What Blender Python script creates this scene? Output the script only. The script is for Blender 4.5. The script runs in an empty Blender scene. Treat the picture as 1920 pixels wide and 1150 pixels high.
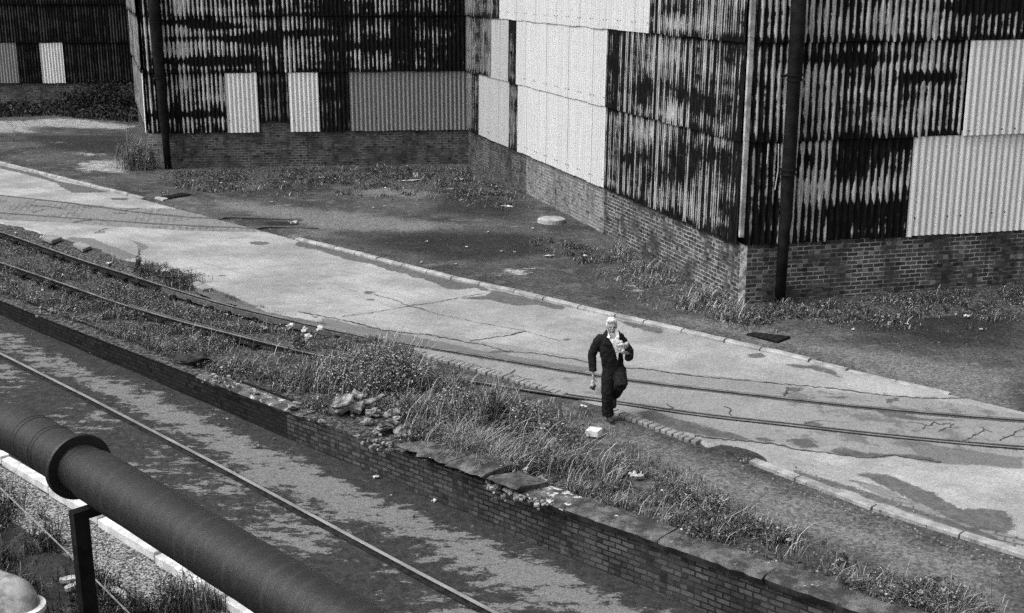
import bpy, math, random
import numpy as np
from mathutils import Vector, noise as mnoise
R_ = np.random.RandomState(7)
random.seed(7)
sc = bpy.context.scene
COL = sc.collection

# ------------------------------------------------------------------ camera model
FPX, TH, CAMH = 2246.0, math.radians(15.17), 7.1
CT, ST = math.cos(TH), math.sin(TH)
def ray(px, py):
    a = (px-960)/FPX; b = (575-py)/FPX
    return np.array([a, CT+b*ST, -ST+b*CT])
def P(px, py, z=0.0):
    d = ray(px, py); t = (z-CAMH)/d[2]
    return np.array([0, 0, CAMH])+d*t
def PY(px, py, y):
    d = ray(px, py); t = y/d[1]
    return np.array([0, 0, CAMH])+d*t
# site axes: s runs along the quay wall, t is the distance inland from its edge
O = np.array([-3.91, 19.45]); _a = math.radians(132.3)
D = np.array([math.sin(_a), math.cos(_a)]); N = np.array([-D[1], D[0]])
_wp = [(-11.85, 26.8), (-9.98, 25.02), (-3.91, 19.45), (0.78, 15.33), (4.01, 12.6)]
_ws = np.array([np.dot(np.array(p)-O, D) for p in _wp]); _wn = np.array([np.dot(np.array(p)-O, N) for p in _wp])
def nw(s): return np.interp(s, _ws, _wn)
def st(x, y):
    dx = np.asarray(x)-O[0]; dy = np.asarray(y)-O[1]
    s = dx*D[0]+dy*D[1]; n = dx*N[0]+dy*N[1]
    return s, n-nw(s)
def xy(s, t):
    n = np.asarray(t)+nw(s); s = np.asarray(s)
    return O[0]+s*D[0]+n*N[0], O[1]+s*D[1]+n*N[1]
def S_(px, py, z=0):
    p = P(px, py, z); return st(p[0], p[1])
_zs = [S_(292, 712, -.45)[0], S_(560, 833, -.54)[0], S_(961, 1003, -.70)[0], S_(1248, 1117, -.73)[0]]
def zlow(x, y):
    s, t = st(x, y)
    return np.interp(s, [_zs[0]-8]+_zs+[_zs[3]+8], [-.38, -.45, -.54, -.69, -.74, -.80])
def sstep(e0, e1, v):
    q = np.clip((np.asarray(v, float)-e0)/(e1-e0), 0, 1); return q*q*(3-2*q)
# kerb between road and yard
KERB = [(-180, 262), (0, 307), (259, 372), (559, 451), (669, 478), (850, 525), (960, 548), (1060, 573), (1175, 600), (1300, 628), (1415, 655), (1560, 688), (1730, 728), (1920, 772), (2200, 838)]
_k = np.array([S_(*p) for p in KERB])
def tkerb(s): return np.interp(s, _k[:, 0], _k[:, 1])
RAILA = [(-160, 397), (0, 437), (159, 493), (292, 535), (430, 577), (576, 611), (664, 629), (852, 660), (1103, 702), (1200, 716), (1415, 741), (1659, 768), (1920, 789), (2250, 806)]
RAILB = [(-160, 445), (0, 495), (209, 568), (351, 610), (518, 650), (626, 673), (740, 694), (852, 710), (957, 727), (1061, 744), (1129, 752), (1300, 779), (1415, 791), (1678, 821), (1920, 843), (2250, 862)]
_ra = np.array([S_(*p) for p in RAILA]); _rb = np.array([S_(*p) for p in RAILB])
def tra(s): return np.interp(s, _ra[:, 0], _ra[:, 1])
def trb(s): return np.interp(s, _rb[:, 0], _rb[:, 1])
SX = S_(690, 640)[0]
def zup(x, y):
    s, t = st(x, y)
    yard = .05*sstep(0.0, .35, t-tkerb(s))*(1-sstep(S_(1560, 688)[0], S_(1730, 728)[0], s))
    near = sstep(.35, .7, t)*(1-sstep(.25, .55, t-tra(s)))*(1-sstep(SX-2.2, SX, s))
    return yard-.13*near
def PU(px, py):
    z = 0.
    for _ in range(6):
        p = P(px, py, z); z = float(zup(p[0], p[1]))
    return np.array([p[0], p[1], z])
def PL(px, py, h=0.):
    z = -.6
    for _ in range(6):
        p = P(px, py, z+h); z = float(zlow(p[0], p[1]))
    return np.array([p[0], p[1], z+h])

# ------------------------------------------------------------------ objects
def tag(o, label=None, cat=None, group=None, kind=None):
    if label: o['label'] = label
    if cat: o['category'] = cat
    if group: o['group'] = group
    if kind: o['kind'] = kind
    return o
def empty(name, loc, label=None, cat=None, group=None, kind=None):
    o = bpy.data.objects.new(name, None); o.location = [float(v) for v in loc]; COL.objects.link(o)
    o.empty_display_size = .1
    return tag(o, label, cat, group, kind)
def link(name, me, mat=None, parent=None, smooth=False):
    if mat is not None:
        for m in (mat if isinstance(mat, (list, tuple)) else [mat]): me.materials.append(m)
    if smooth: me.polygons.foreach_set('use_smooth', [True]*len(me.polygons))
    o = bpy.data.objects.new(name, me); COL.objects.link(o)
    if parent is not None:
        o.parent = parent; o.matrix_parent_inverse.identity()
        pl = parent.location
        q = parent
        tot = Vector((0, 0, 0))
        while q is not None: tot += q.location; q = q.parent
        o.location = -tot
    return o
def npmesh(name, V, F, attrs=None, uv=None, fm=None):
    """V (n,3) array, F list/array of faces (quads or mixed)"""
    me = bpy.data.meshes.new(name)
    if isinstance(F, np.ndarray):
        nf, k = F.shape
        me.vertices.add(len(V)); me.vertices.foreach_set('co', np.asarray(V, np.float32).ravel())
        me.loops.add(nf*k); me.loops.foreach_set('vertex_index', F.astype(np.int32).ravel())
        me.polygons.add(nf); me.polygons.foreach_set('loop_start', np.arange(0, nf*k, k, dtype=np.int32))
        me.update(calc_edges=True)
    else:
        me.from_pydata([tuple(map(float, v)) for v in V], [], [list(map(int, f)) for f in F]); me.update()
    for k, v in (attrs or {}).items():
        a = me.attributes.new(k, 'FLOAT', 'POINT'); a.data.foreach_set('value', np.asarray(v, np.float32).ravel())
    if uv is not None:
        l = me.uv_layers.new(name='UVMap'); vi = np.zeros(len(me.loops), np.int32); me.loops.foreach_get('vertex_index', vi)
        l.data.foreach_set('uv', np.asarray(uv, np.float32)[vi].ravel())
    if fm is not None: me.polygons.foreach_set('material_index', np.asarray(fm, np.int32))
    return me
class MB:
    def __init__(s): s.v = []; s.f = []; s.m = []
    def add(s, V, F, m=0):
        b = len(s.v); s.v += [tuple(map(float, p)) for p in V]; s.f += [[b+i for i in f] for f in F]; s.m += [m]*len(F); return s
    def box(s, c, ax, ay, az, m=0):
        c = np.array(c, float); ax, ay, az = [np.array(q, float) for q in (ax, ay, az)]
        V = [c+i*ax+j*ay+k*az for k in (-1, 1) for (i, j) in ((-1, -1), (1, -1), (1, 1), (-1, 1))]
        return s.add(V, [[0, 3, 2, 1], [4, 5, 6, 7], [0, 1, 5, 4], [1, 2, 6, 5], [2, 3, 7, 6], [3, 0, 4, 7]], m)
    def prism(s, pts, z0, z1, m=0):
        n = len(pts); V = [(p[0], p[1], z0) for p in pts]+[(p[0], p[1], z1) for p in pts]
        return s.add(V, [list(range(n))[::-1], list(range(n, 2*n))]+[[i, (i+1) % n, n+(i+1) % n, n+i] for i in range(n)], m)
    def tube(s, path, rad, seg=16, m=0, caps=True, sq=None):
        path = [np.array(p, float) for p in path]; n = len(path)
        rad = rad if hasattr(rad, '__len__') else [rad]*n
        V = []; up = None
        for i, p in enumerate(path):
            t = path[min(i+1, n-1)]-path[max(i-1, 0)]
            if np.linalg.norm(t) < 1e-9: t = path[-1]-path[0]
            t = t/np.linalg.norm(t)
            if up is None:
                up = np.array([0, 0, 1.]) if abs(t[2]) < .9 else np.array([0, 1., 0])
            a = np.cross(t, up); a /= np.linalg.norm(a); b = np.cross(a, t); up = b
            r = rad[i]; r = (r, r) if not hasattr(r, '__len__') else r
            for k in range(seg):
                q = 2*math.pi*k/seg; V.append(p+a*math.cos(q)*r[0]+b*math.sin(q)*r[1])
        F = [[i*seg+k, i*seg+(k+1) % seg, (i+1)*seg+(k+1) % seg, (i+1)*seg+k] for i in range(n-1) for k in range(seg)]
        if caps: F += [list(range(seg))[::-1], list(range((n-1)*seg, n*seg))]
        return s.add(V, F, m)
    def ball(s, c, r, seg=12, m=0):
        r = np.array(r if hasattr(r, '__len__') else (r, r, r), float); V = [np.array(c)+np.array([0, 0, -r[2]])]
        n = seg//2
        for i in range(1, n):
            a = math.pi*i/n
            for k in range(seg):
                q = 2*math.pi*k/seg; V.append(np.array(c)+r*np.array([math.sin(a)*math.cos(q), math.sin(a)*math.sin(q), -math.cos(a)]))
        V.append(np.array(c)+np.array([0, 0, r[2]])); L = len(V)-1
        F = [[0, 1+(k+1) % seg, 1+k] for k in range(seg)]+[[1+(i-1)*seg+k, 1+(i-1)*seg+(k+1) % seg, 1+i*seg+(k+1) % seg, 1+i*seg+k] for i in range(1, n-1) for k in range(seg)]+[[1+(n-2)*seg+k, 1+(n-2)*seg+(k+1) % seg, L] for k in range(seg)]
        return s.add(V, F, m)
    def build(s, name, mat, parent=None, smooth=False, bevel=0):
        me = bpy.data.meshes.new(name); me.from_pydata(s.v, [], s.f); me.update()
        me.polygons.foreach_set('material_index', s.m)
        o = link(name, me, mat, parent, smooth)
        if bevel:
            b = o.modifiers.new('b', 'BEVEL'); b.width = bevel; b.segments = 2; b.limit_method = 'ANGLE'
        return o

# ------------------------------------------------------------------ materials
class G:
    def __init__(s, name, rough=.9):
        s.m = bpy.data.materials.new(name); s.m.use_nodes = True; s.t = s.m.node_tree; s.b = s.t.nodes['Principled BSDF']
        s.b.inputs['Roughness'].default_value = rough; s.b.inputs['Specular IOR Level'].default_value = .06
    def n(s, ty, **kw):
        x = s.t.nodes.new(ty)
        for k, v in kw.items(): setattr(x, k, v)
        return x
    def put(s, sock, v):
        if v is None: return
        if hasattr(v, 'links') or isinstance(v, bpy.types.NodeSocket): s.t.links.new(v, sock)
        else:
            try: sock.default_value = v
            except Exception: sock.default_value = (v, v, v, 1)
    def math(s, op, a, b=None, c=None, clamp=False):
        x = s.n('ShaderNodeMath', operation=op, use_clamp=clamp); s.put(x.inputs[0], a); s.put(x.inputs[1], b); s.put(x.inputs[2], c); return x.outputs[0]
    def mix(s, f, a, b):
        x = s.n('ShaderNodeMix', data_type='FLOAT'); x.clamp_factor = True; s.put(x.inputs[0], f); s.put(x.inputs[2], a); s.put(x.inputs[3], b); return x.outputs[0]
    def step(s, v, e0, e1):
        x = s.n('ShaderNodeMapRange', interpolation_type='SMOOTHSTEP'); s.put(x.inputs[0], v); x.inputs[1].default_value = e0; x.inputs[2].default_value = e1; return x.outputs[0]
    def attr(s, nm): return s.n('ShaderNodeAttribute', attribute_name=nm).outputs['Fac']
    def pos(s): return s.n('ShaderNodeNewGeometry').outputs['Position']
    def uv(s): return s.n('ShaderNodeTexCoord').outputs['UV']
    def obj(s): return s.n('ShaderNodeTexCoord').outputs['Object']
    def map(s, v, sc=(1, 1, 1), rot=(0, 0, 0), loc=(0, 0, 0)):
        x = s.n('ShaderNodeMapping'); s.put(x.inputs[0], v); x.inputs['Scale'].default_value = sc; x.inputs['Rotation'].default_value = rot; x.inputs['Location'].default_value = loc; return x.outputs[0]
    def noise(s, v, scale=1, detail=4, rough=.55, dist=0):
        x = s.n('ShaderNodeTexNoise'); s.put(x.inputs['Vector'], v); x.inputs['Scale'].default_value = scale; x.inputs['Detail'].default_value = detail; x.inputs['Roughness'].default_value = rough; x.inputs['Distortion'].default_value = dist; return x.outputs[0]
    def vor(s, v, scale=1, feature='F1', out='Distance'):
        x = s.n('ShaderNodeTexVoronoi', feature=feature); s.put(x.inputs['Vector'], v); x.inputs['Scale'].default_value = scale; return x.outputs[out]
    def white(s, v):
        x = s.n('ShaderNodeTexWhiteNoise', noise_dimensions='3D'); s.put(x.inputs['Vector'], v); return x.outputs['Value']
    def sep(s, v): x = s.n('ShaderNodeSeparateXYZ'); s.put(x.inputs[0], v); return x.outputs
    def comb(s, a, b, c=0.): 
        x = s.n('ShaderNodeCombineXYZ'); s.put(x.inputs[0], a); s.put(x.inputs[1], b); s.put(x.inputs[2], c); return x.outputs[0]
    def grain(s, c, amt=.35, scale=55):
        g = s.noise(s.pos(), scale, 2, .7)
        return s.math('MULTIPLY', c, s.math('MULTIPLY_ADD', g, 2*amt, 1-amt))
    def out(s, c, bump=None, dist=.01, strength=.6):
        s.put(s.b.inputs['Base Color'], c)
        if bump is not None:
            x = s.n('ShaderNodeBump'); s.put(x.inputs['Height'], bump); x.inputs['Distance'].default_value = dist; x.inputs['Strength'].default_value = strength; s.t.links.new(x.outputs[0], s.b.inputs['Normal'])
        return s.m
def plain(name, a, b=None, scale=6, rough=.85, gamt=.25, gs=60):
    g = G(name, rough); c = g.mix(g.step(g.noise(g.pos(), scale, 5, .6), .35, .65), a, a*.7 if b is None else b)
    return g.out(g.grain(c, gamt, gs), g.noise(g.pos(), scale*6, 3), .01, .4)

def m_yard():
    g = G('yard ash and tarmac', .95); p = g.pos()
    big = g.noise(p, .35, 4, .6); med = g.noise(p, 1.7, 6, .62)
    med2 = g.noise(g.map(p, (1.3, 3, 1)), 1.5, 5, .65)
    c = g.mix(g.step(big, .35, .65), .04, .075)
    c = g.mix(g.math('MULTIPLY', g.step(med, .48, .72), .7), c, .13)
    c = g.mix(g.math('MULTIPLY', g.step(med2, .56, .66), .55), c, .022)
    gr = g.math('ADD', g.attr('gravel'), g.math('MULTIPLY', g.math('SUBTRACT', med, .5), 1.2))
    c = g.mix(g.math('MULTIPLY', g.step(gr, -.1, .9), .85), c, .15)
    dk = g.math('ADD', g.attr('dark'), g.math('MULTIPLY', g.math('SUBTRACT', med, .5), 1.3))
    c = g.mix(g.math('MULTIPLY', g.step(dk, -.2, .6), .75), c, .02)
    pn = g.noise(g.map(p, (.6, 1.3, 1)), 4.5, 8, .75)
    li = g.math('ADD', g.attr('light'), g.math('MULTIPLY', g.math('SUBTRACT', pn, .5), 2.6))
    c = g.mix(g.math('MULTIPLY', g.step(li, -.05, .35), .85), c, g.mix(g.step(g.noise(p, 22, 3, .8), .35, .6), .16, .42))
    dirt = g.math('ADD', g.attr('soil'), g.math('MULTIPLY', g.math('SUBTRACT', g.noise(p, 3, 5, .7), .5), 1.5))
    c = g.mix(g.step(dirt, -.1, .3), c, g.mix(g.step(g.noise(p, 13, 6, .8), .42, .62), .018, .13))
    sp = g.vor(p, 26, 'F1', 'Color'); sp = g.sep(sp)[0]
    c = g.math('MULTIPLY', c, g.math('MULTIPLY_ADD', sp, .9, .55))
    c = g.mix(g.math('GREATER_THAN', g.noise(p, 17, 1, .5), .765), c, .3)
    return g.out(g.grain(c, .45, 80), g.noise(p, 30, 3, .7), .012, .8)
def m_road():
    g = G('worn concrete road', .85); p = g.pos(); big = g.noise(p, .45, 5, .6)
    ro = g.map(p, (1, 1, 1), (0, 0, math.radians(44))); strk = g.noise(g.map(ro, (.35, 3.5, 1)), 1, 5, .6)
    c = g.mix(g.step(big, .35, .65), .23, .35)
    c = g.mix(g.math('MULTIPLY', g.step(strk, .45, .7), .35), c, .19)
    lane = g.attr('lane'); c = g.mix(g.math('MULTIPLY', g.step(lane, -.05, .1), .75), c, .2)
    # setts
    br = g.n('ShaderNodeTexBrick'); g.put(br.inputs['Vector'], g.map(p, (1, 1, 1), (0, 0, math.radians(28))))
    br.inputs['Scale'].default_value = 1; br.inputs['Brick Width'].default_value = .26; br.inputs['Row Height'].default_value = .15; br.inputs['Mortar Size'].default_value = .022; br.inputs['Mortar Smooth'].default_value = .4
    br.inputs['Color1'].default_value = (.16, .16, .16, 1); br.inputs['Color2'].default_value = (.27, .27, .27, 1); br.inputs['Mortar'].default_value = (.045, .045, .045, 1)
    mort = g.mix(g.step(g.noise(p, 1.1, 4), .42, .6), .19, br.outputs['Color'])
    sm = g.math('ADD', g.attr('setts'), g.math('MULTIPLY', g.math('SUBTRACT', g.noise(p, 3, 5, .6), .5), .7))
    c = g.mix(g.step(sm, -.03, .05), c, mort)
    edge = g.math('ADD', g.attr('grey'), g.math('MULTIPLY', g.math('SUBTRACT', g.noise(p, 2.2, 6, .65), .5), .9))
    c = g.mix(g.math('MULTIPLY', g.step(edge, -.02, .08), .8), c, .12)
    pt = g.math('ADD', g.attr('patch'), g.math('ADD', g.math('MULTIPLY', g.math('SUBTRACT', g.noise(p, 3.6, 8, .7), .5), .8), g.math('MULTIPLY', g.math('SUBTRACT', g.noise(p, 30, 3, .7), .5), .35)))
    c = g.mix(g.math('MULTIPLY', g.step(pt, -.03, .06), .88), c, g.mix(g.step(g.noise(p, 6, 4), .35, .65), .06, .095))
    dmp = g.noise(g.map(p, (.5, 1.1, 1)), 1.6, 5, .6)
    c = g.mix(g.math('MULTIPLY', g.step(dmp, .52, .72), .35), c, .14)
    # scattered wear spots
    ws = g.math('ADD', g.noise(p, 1.3, 7, .7), g.math('MULTIPLY', g.attr('wear'), .16))
    c = g.mix(g.math('MULTIPLY', g.step(ws, .655, .71), .6), c, .09)
    c = g.math('MULTIPLY', c, g.math('MULTIPLY_ADD', g.noise(p, 2.2, 6, .7), .5, .75))
    sp = g.sep(g.vor(p, 34, 'F1', 'Color'))[0]
    c = g.math('MULTIPLY', c, g.math('MULTIPLY_ADD', sp, .34, .83))
    return g.out(g.grain(c, .3, 80), g.noise(p, 40, 3, .7), .006, .6)
def m_low():
    g = G('lower yard worn tarmac', .8); p = g.pos()
    n1 = g.noise(p, .5, 3, .5); n2 = g.noise(g.map(p, (.5, 1.0, 1), (0, 0, -.05)), 4.6, 10, .78)
    v = g.math('ADD', g.math('ADD', g.math('MULTIPLY', n2, 1.0), g.math('MULTIPLY', n1, .45)), g.math('MULTIPLY', g.attr('bright'), .15))
    f = g.step(v, .80, .84)
    c = g.mix(g.step(g.noise(p, 8, 4, .7), .3, .7), .026, .05)
    c = g.mix(f, c, g.mix(g.noise(p, 10, 4, .7), .11, .20))
    gv = g.math('ADD', g.attr('gravel'), g.math('MULTIPLY', g.math('SUBTRACT', g.noise(p, 1.6, 5, .6), .5), 1.6))
    sp = g.sep(g.vor(p, 48, 'F1', 'Color'))[0]
    c = g.mix(g.step(gv, -.1, .25), c, g.math('MULTIPLY_ADD', g.math('POWER', sp, 1.6), .32, .03))
    so = g.math('ADD', g.attr('soil'), g.math('MULTIPLY', g.math('SUBTRACT', g.noise(p, 2.1, 5, .6), .5), 1.2))
    c = g.mix(g.step(so, -.1, .3), c, g.mix(g.noise(p, 14, 4, .8), .012, .06))
    c = g.math('MULTIPLY', c, g.math('MULTIPLY_ADD', sp, .5, .75))
    return g.out(g.grain(c, .45, 70), g.noise(p, 28, 3, .7), .012, .7)
def m_brick(name, c1, c2, mo, course=.1, wid=.28, soot_shade=.5, pale=None):
    g = G(name, .92); uv = g.uv(); p = g.pos()
    du = g.map(uv, (1, 1, 1)); wob = g.noise(uv, 5, 2)
    br = g.n('ShaderNodeTexBrick'); wv = g.n('ShaderNodeVectorMath', operation='ADD'); g.put(wv.inputs[0], uv); g.put(wv.inputs[1], g.comb(g.math('MULTIPLY', g.math('SUBTRACT', g.noise(uv, 7, 2), .5), .03), g.math('MULTIPLY', g.math('SUBTRACT', g.noise(uv, 3, 3), .5), .035))); g.put(br.inputs['Vector'], wv.outputs[0])
    br.inputs['Scale'].default_value = 1; br.inputs['Brick Width'].default_value = wid; br.inputs['Row Height'].default_value = course; br.inputs['Mortar Size'].default_value = .013; br.inputs['Mortar Smooth'].default_value = .2
    br.inputs['Bias'].default_value = -.1
    br.inputs['Color1'].default_value = (c1, c1, c1, 1); br.inputs['Color2'].default_value = (c2, c2, c2, 1)
    mf = g.mix(g.step(g.noise(p, 1.3, 5, .6), .38, .62), c1*.9, mo)
    g.put(br.inputs['Mortar'], mf)
    c = g.math('MULTIPLY', br.outputs['Color'], 1.0)
    cell = g.white(g.comb(g.math('FLOOR', g.math('DIVIDE', g.sep(uv)[0], wid/2)), g.math('FLOOR', g.math('DIVIDE', g.sep(uv)[1], course))))
    c = g.mix(g.math('MULTIPLY', g.math('GREATER_THAN', cell, .93), .5), c, mo*.85)
    c = g.mix(g.math('MULTIPLY', g.math('LESS_THAN', cell, .05), .7), c, c1*.35)
    s = g.noise(p, .9, 6, .68); c = g.mix(g.math('MULTIPLY', g.step(s, .5, .66), soot_shade), c, .018)
    s2 = g.noise(p, 1.9, 6, .7); c = g.mix(g.math('MULTIPLY', g.step(s2, .6, .72), .45 if pale is None else pale), c, mo if pale is None else .15)
    st_ = g.noise(g.map(uv, (5, .7, 1)), 1, 5, .6)
    c = g.mix(g.math('MULTIPLY', g.step(st_, .52, .68), .45), c, .02)
    return g.out(g.grain(c, .35, 60), g.math('SUBTRACT', g.noise(p, 40, 3), g.math('MULTIPLY', br.outputs['Fac'], 1.2)), .012, .7)
PITCH = .168
def m_rust(name, lo=.014, hi=.42, bias=0.0, pitch=PITCH, fine=0.):
    """tar coated corrugated sheet whose coat has flaked off the ridges"""
    g = G(name, .75); uv = g.uv(); u, v, _ = g.sep(uv)
    ci = g.math('DIVIDE', u, pitch); cell = g.math('FLOOR', ci)
    ridge = g.math('COSINE', g.math('MULTIPLY', ci, 2*math.pi))
    cr = g.white(g.comb(g.math('FLOOR', g.math('ADD', ci, .5)), 3.3))
    col = g.noise(g.comb(g.math('MULTIPLY', cell, 0.0), g.math('MULTIPLY', v, .9), g.math('MULTIPLY', cr, 37)), 1.6, 3, .6)
    blot = g.noise(g.map(uv, (.75, 1.0, 1)), 1.15, 5, .62)
    band = g.noise(g.map(uv, (.5, 2.6, 1), (0, 0, .12)), 1.0, 4, .6)
    fines = g.noise(g.map(uv, (60, 1.6, 1)), 1, 4, .65)
    jag = g.noise(g.map(uv, (28, 7, 1)), 1, 3, .6)
    f = g.math('MULTIPLY', ridge, .27)
    for a, k in ((cr, .32), (col, .55), (blot, .95), (band, .62), (fines, .5+fine), (jag, .26)):
        f = g.math('ADD', f, g.math('MULTIPLY', g.math('SUBTRACT', a, .5), k))
    f = g.math('ADD', f, g.math('ADD', g.attr('bias'), bias))
    tone = g.mix(g.step(g.noise(g.map(uv, (16, 1.1, 1)), 1, 5, .65), .3, .7), hi*.32, hi)
    tone = g.math('MULTIPLY', tone, g.math('MULTIPLY_ADD', g.noise(uv, 9, 4, .7), .7, .65))
    darkt = g.mix(g.step(g.noise(g.map(uv, (24, 2.2, 1)), 1, 4, .6), .45, .75), lo, lo+.018)
    c = g.mix(g.step(f, -.05, .17), darkt, tone)
    return g.out(g.grain(c, .35, 45))
def m_pale(name, a=.7, dirt=.35, lines=.35):
    g = G(name, .6); uv = g.uv(); u, v, _ = g.sep(uv)
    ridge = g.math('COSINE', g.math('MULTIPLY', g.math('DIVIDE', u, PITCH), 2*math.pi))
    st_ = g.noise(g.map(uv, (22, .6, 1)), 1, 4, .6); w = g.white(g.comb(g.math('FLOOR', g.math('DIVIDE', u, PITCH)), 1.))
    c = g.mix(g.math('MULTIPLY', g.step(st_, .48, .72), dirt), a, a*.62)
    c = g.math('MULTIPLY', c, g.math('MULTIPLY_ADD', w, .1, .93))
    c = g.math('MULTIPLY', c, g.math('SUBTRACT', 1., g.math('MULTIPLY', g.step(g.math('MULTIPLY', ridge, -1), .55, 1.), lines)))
    c = g.mix(g.math('MULTIPLY', g.step(g.noise(uv, 1.4, 5, .65), .55, .75), dirt*.5), c, a*.55)
    rs2 = g.noise(g.map(uv, (9, .5, 1)), 1, 5, .7)
    c = g.mix(g.math('MULTIPLY', g.step(rs2, .56, .74), dirt*.8), c, a*.4)
    return g.out(g.grain(c, .13, 45))
M = {}
M['yard'] = m_yard(); M['road'] = m_road(); M['low'] = m_low()
M['brick'] = m_brick('sooty brick', .05, .105, .2, soot_shade=.45)
M['brick_light'] = m_brick('pale brick', .14, .22, .4, soot_shade=.2)
M['brick_mid'] = m_brick('red brown brick', .045, .11, .38, soot_shade=.38)
M['brick_quay'] = m_brick('quay brick', .045, .1, .016, .08, .21, soot_shade=.8, pale=.6)
M['brick_quay_dark'] = m_brick('sooty quay brick', .014, .026, .008, .08, .21, soot_shade=.6, pale=.0)
M['rust'] = m_rust('flaking tar coat', lo=.005, hi=.64, bias=-.09)
M['rust_dark'] = m_rust('flaking tar coat dark', lo=.006, bias=-.15, hi=.24)
M['rust_black'] = m_rust('flaking tar coat black', bias=-.17, hi=.07, lo=.004)
M['rust_gable'] = m_rust('flaking tar coat gable', lo=.005, hi=.46, bias=-.10, pitch=.11, fine=.1)
M['mottled'] = m_rust('mottled grey coat', lo=.008, bias=.10, hi=.26)
M['rust_left'] = m_rust('flaking tar coat on the return', lo=.006, bias=-.1, hi=.3)
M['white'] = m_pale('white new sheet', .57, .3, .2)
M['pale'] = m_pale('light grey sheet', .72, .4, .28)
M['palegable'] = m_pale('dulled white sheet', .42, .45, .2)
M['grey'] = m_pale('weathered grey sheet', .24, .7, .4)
M['iron'] = plain('black cast iron', .008, .016, 5, .55, .2, 80)
M['dark'] = plain('dark backing', .01, .012)
M['rail'] = plain('rusty rail steel', .012, .028, 9, .6, .3, 90)
M['railhead'] = plain('worn rail head', .2, .1, 3, .45, .3, 60)
M['check'] = plain('check rail steel', .12, .07, 9, .6, .3, 90)
M['groove'] = plain('groove dirt and shade', .018, .03, 8)
M['stone'] = plain('weathered kerb granite', .36, .2, 3, .9, .4, 70)
M['sett'] = plain('sett granite', .27, .17, 3, .9, .35, 70)
M['palekerb'] = plain('pale kerb concrete', .36, .2, 4, .9, .3, 70)
M['whitekerb'] = plain('white painted concrete', .66, .45, 5, .8, .15, 70)
M['crack'] = plain('open crack', .05, .1, 6)
M['rubble'] = plain('broken concrete', .3, .06, 7, .95, .4, 50)
M['soil'] = plain('black soil', .012, .03, 9, .95, .5, 60)
M['paper'] = plain('white paper', .6, .3, 8, .8, .08)
M['block'] = plain('white block', .75, .55, 9, .9, .1)
M['wood'] = plain('bleached timber', .45, .3, 9, .9, .2)
M['soot_shade'] = plain('mossy sooty shaded stone', .016, .05, 4, .95, .5, 60)  # coping fronts: dirt, plus the shade of the front painted into the tone
def m_coping():
    g = G('worn coping concrete', .95); p = g.pos()
    c = g.mix(g.step(g.noise(p, 3.2, 7, .72), .40, .64), .045, .15)
    w = g.math('ADD', g.noise(p, 7, 5, .7), g.math('MULTIPLY', g.attr('chip'), .2))
    c = g.mix(g.step(w, .66, .72), c, .5)
    c = g.mix(g.step(g.noise(p, 4, 5, .7), .6, .68), c, .03)
    return g.out(g.grain(c, .45, 60), g.noise(p, 25, 5, .7), .02, .8)
M['coping'] = m_coping()
def m_pipe():
    g = G('tarred steel pipe', .42); o = g.uv(); u, v, _ = g.sep(o)
    ang = g.noise(g.map(o, (9, .6, 1)), 1, 4, .65)
    w = g.math('COSINE', g.math('ADD', g.math('MULTIPLY', u, 34.), g.math('MULTIPLY', g.noise(o, 1.5, 3), 9.)))
    c = g.mix(g.math('MULTIPLY', g.math('MULTIPLY', g.step(w, .2, 1.), g.step(ang, .4, .62)), .7), .013, .026)
    c = g.mix(g.step(g.noise(g.map(o, (2.5, 3, 1)), 1, 5, .7), .70, .78), c, .05)
    g.b.inputs['Specular IOR Level'].default_value = .4; c = g.math('MULTIPLY', c, .8)
    c = g.math('MULTIPLY', c, g.math('MULTIPLY_ADD', g.noise(g.pos(), 7, 6, .75), 1.6, .3))
    return g.out(g.grain(c, .45, 90), g.noise(g.pos(), 9, 7, .75), .02, .6)
M['pipe'] = m_pipe()
def m_leaf():
    g = G('grass and weeds', .8); c = g.math('MULTIPLY', g.attr('shade'), 1.3)
    return g.out(c)
M['leaf'] = m_leaf()
M['lagging'] = plain('dirty white lagging', .36, .13, 5, .8, .25, 90)
M['cloth'] = plain('dark navy overalls', .011, .022, 25, .95, .3, 90)
M['shirt'] = plain('white shirt', .8, .72, 30, .9, .05)
M['skin'] = plain('skin', .33, .25, 30, .6, .1)
M['hair'] = plain('white hair', .72, .4, 45, .8, .2, 140)
M['shoe'] = plain('dusty shoe leather', .05, .03, 30, .6)
M['news'] = plain('wrapping paper', .5, .4, 40, .85, .12, 120)
M['eye'] = plain('shaded eye', .03, .03)

# ------------------------------------------------------------------ field helpers
def poly_sd(X, Y, poly):
    """signed distance, positive inside"""
    poly = np.asarray(poly); d = np.full(X.shape, 1e9); ins = np.zeros(X.shape, bool); n = len(poly)
    for i in range(n):
        a, b = poly[i], poly[(i+1) % n]; e = b-a; L = max(e@e, 1e-12)
        q = np.clip(((X-a[0])*e[0]+(Y-a[1])*e[1])/L, 0, 1)
        d = np.minimum(d, np.hypot(X-a[0]-q*e[0], Y-a[1]-q*e[1]))
        c = (a[1] > Y) != (b[1] > Y)
        with np.errstate(divide='ignore', invalid='ignore'):
            ins ^= c & (X < (b[0]-a[0])*(Y-a[1])/(b[1]-a[1])+a[0])
    return np.where(ins, d, -d)
def field(X, Y, polys, gain=1., z=0.):
    f = np.full(X.shape, -1.)
    for p in polys:
        w = [P(*q, z)[:2] for q in p]
        f = np.maximum(f, np.clip(poly_sd(X, Y, w)*gain, -1, 1))
    return f
def z7(pts): return [(1200+x/2.09, 600+y/2.09) for x, y in pts]
def z1(pts): return [(x/4.1075, 200+y/4.1075) for x, y in pts]
def ell(cx, cy, rx, ry, n=14): return [(cx+rx*math.cos(2*math.pi*k/n), cy+ry*math.sin(2*math.pi*k/n)) for k in range(n)]
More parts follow.
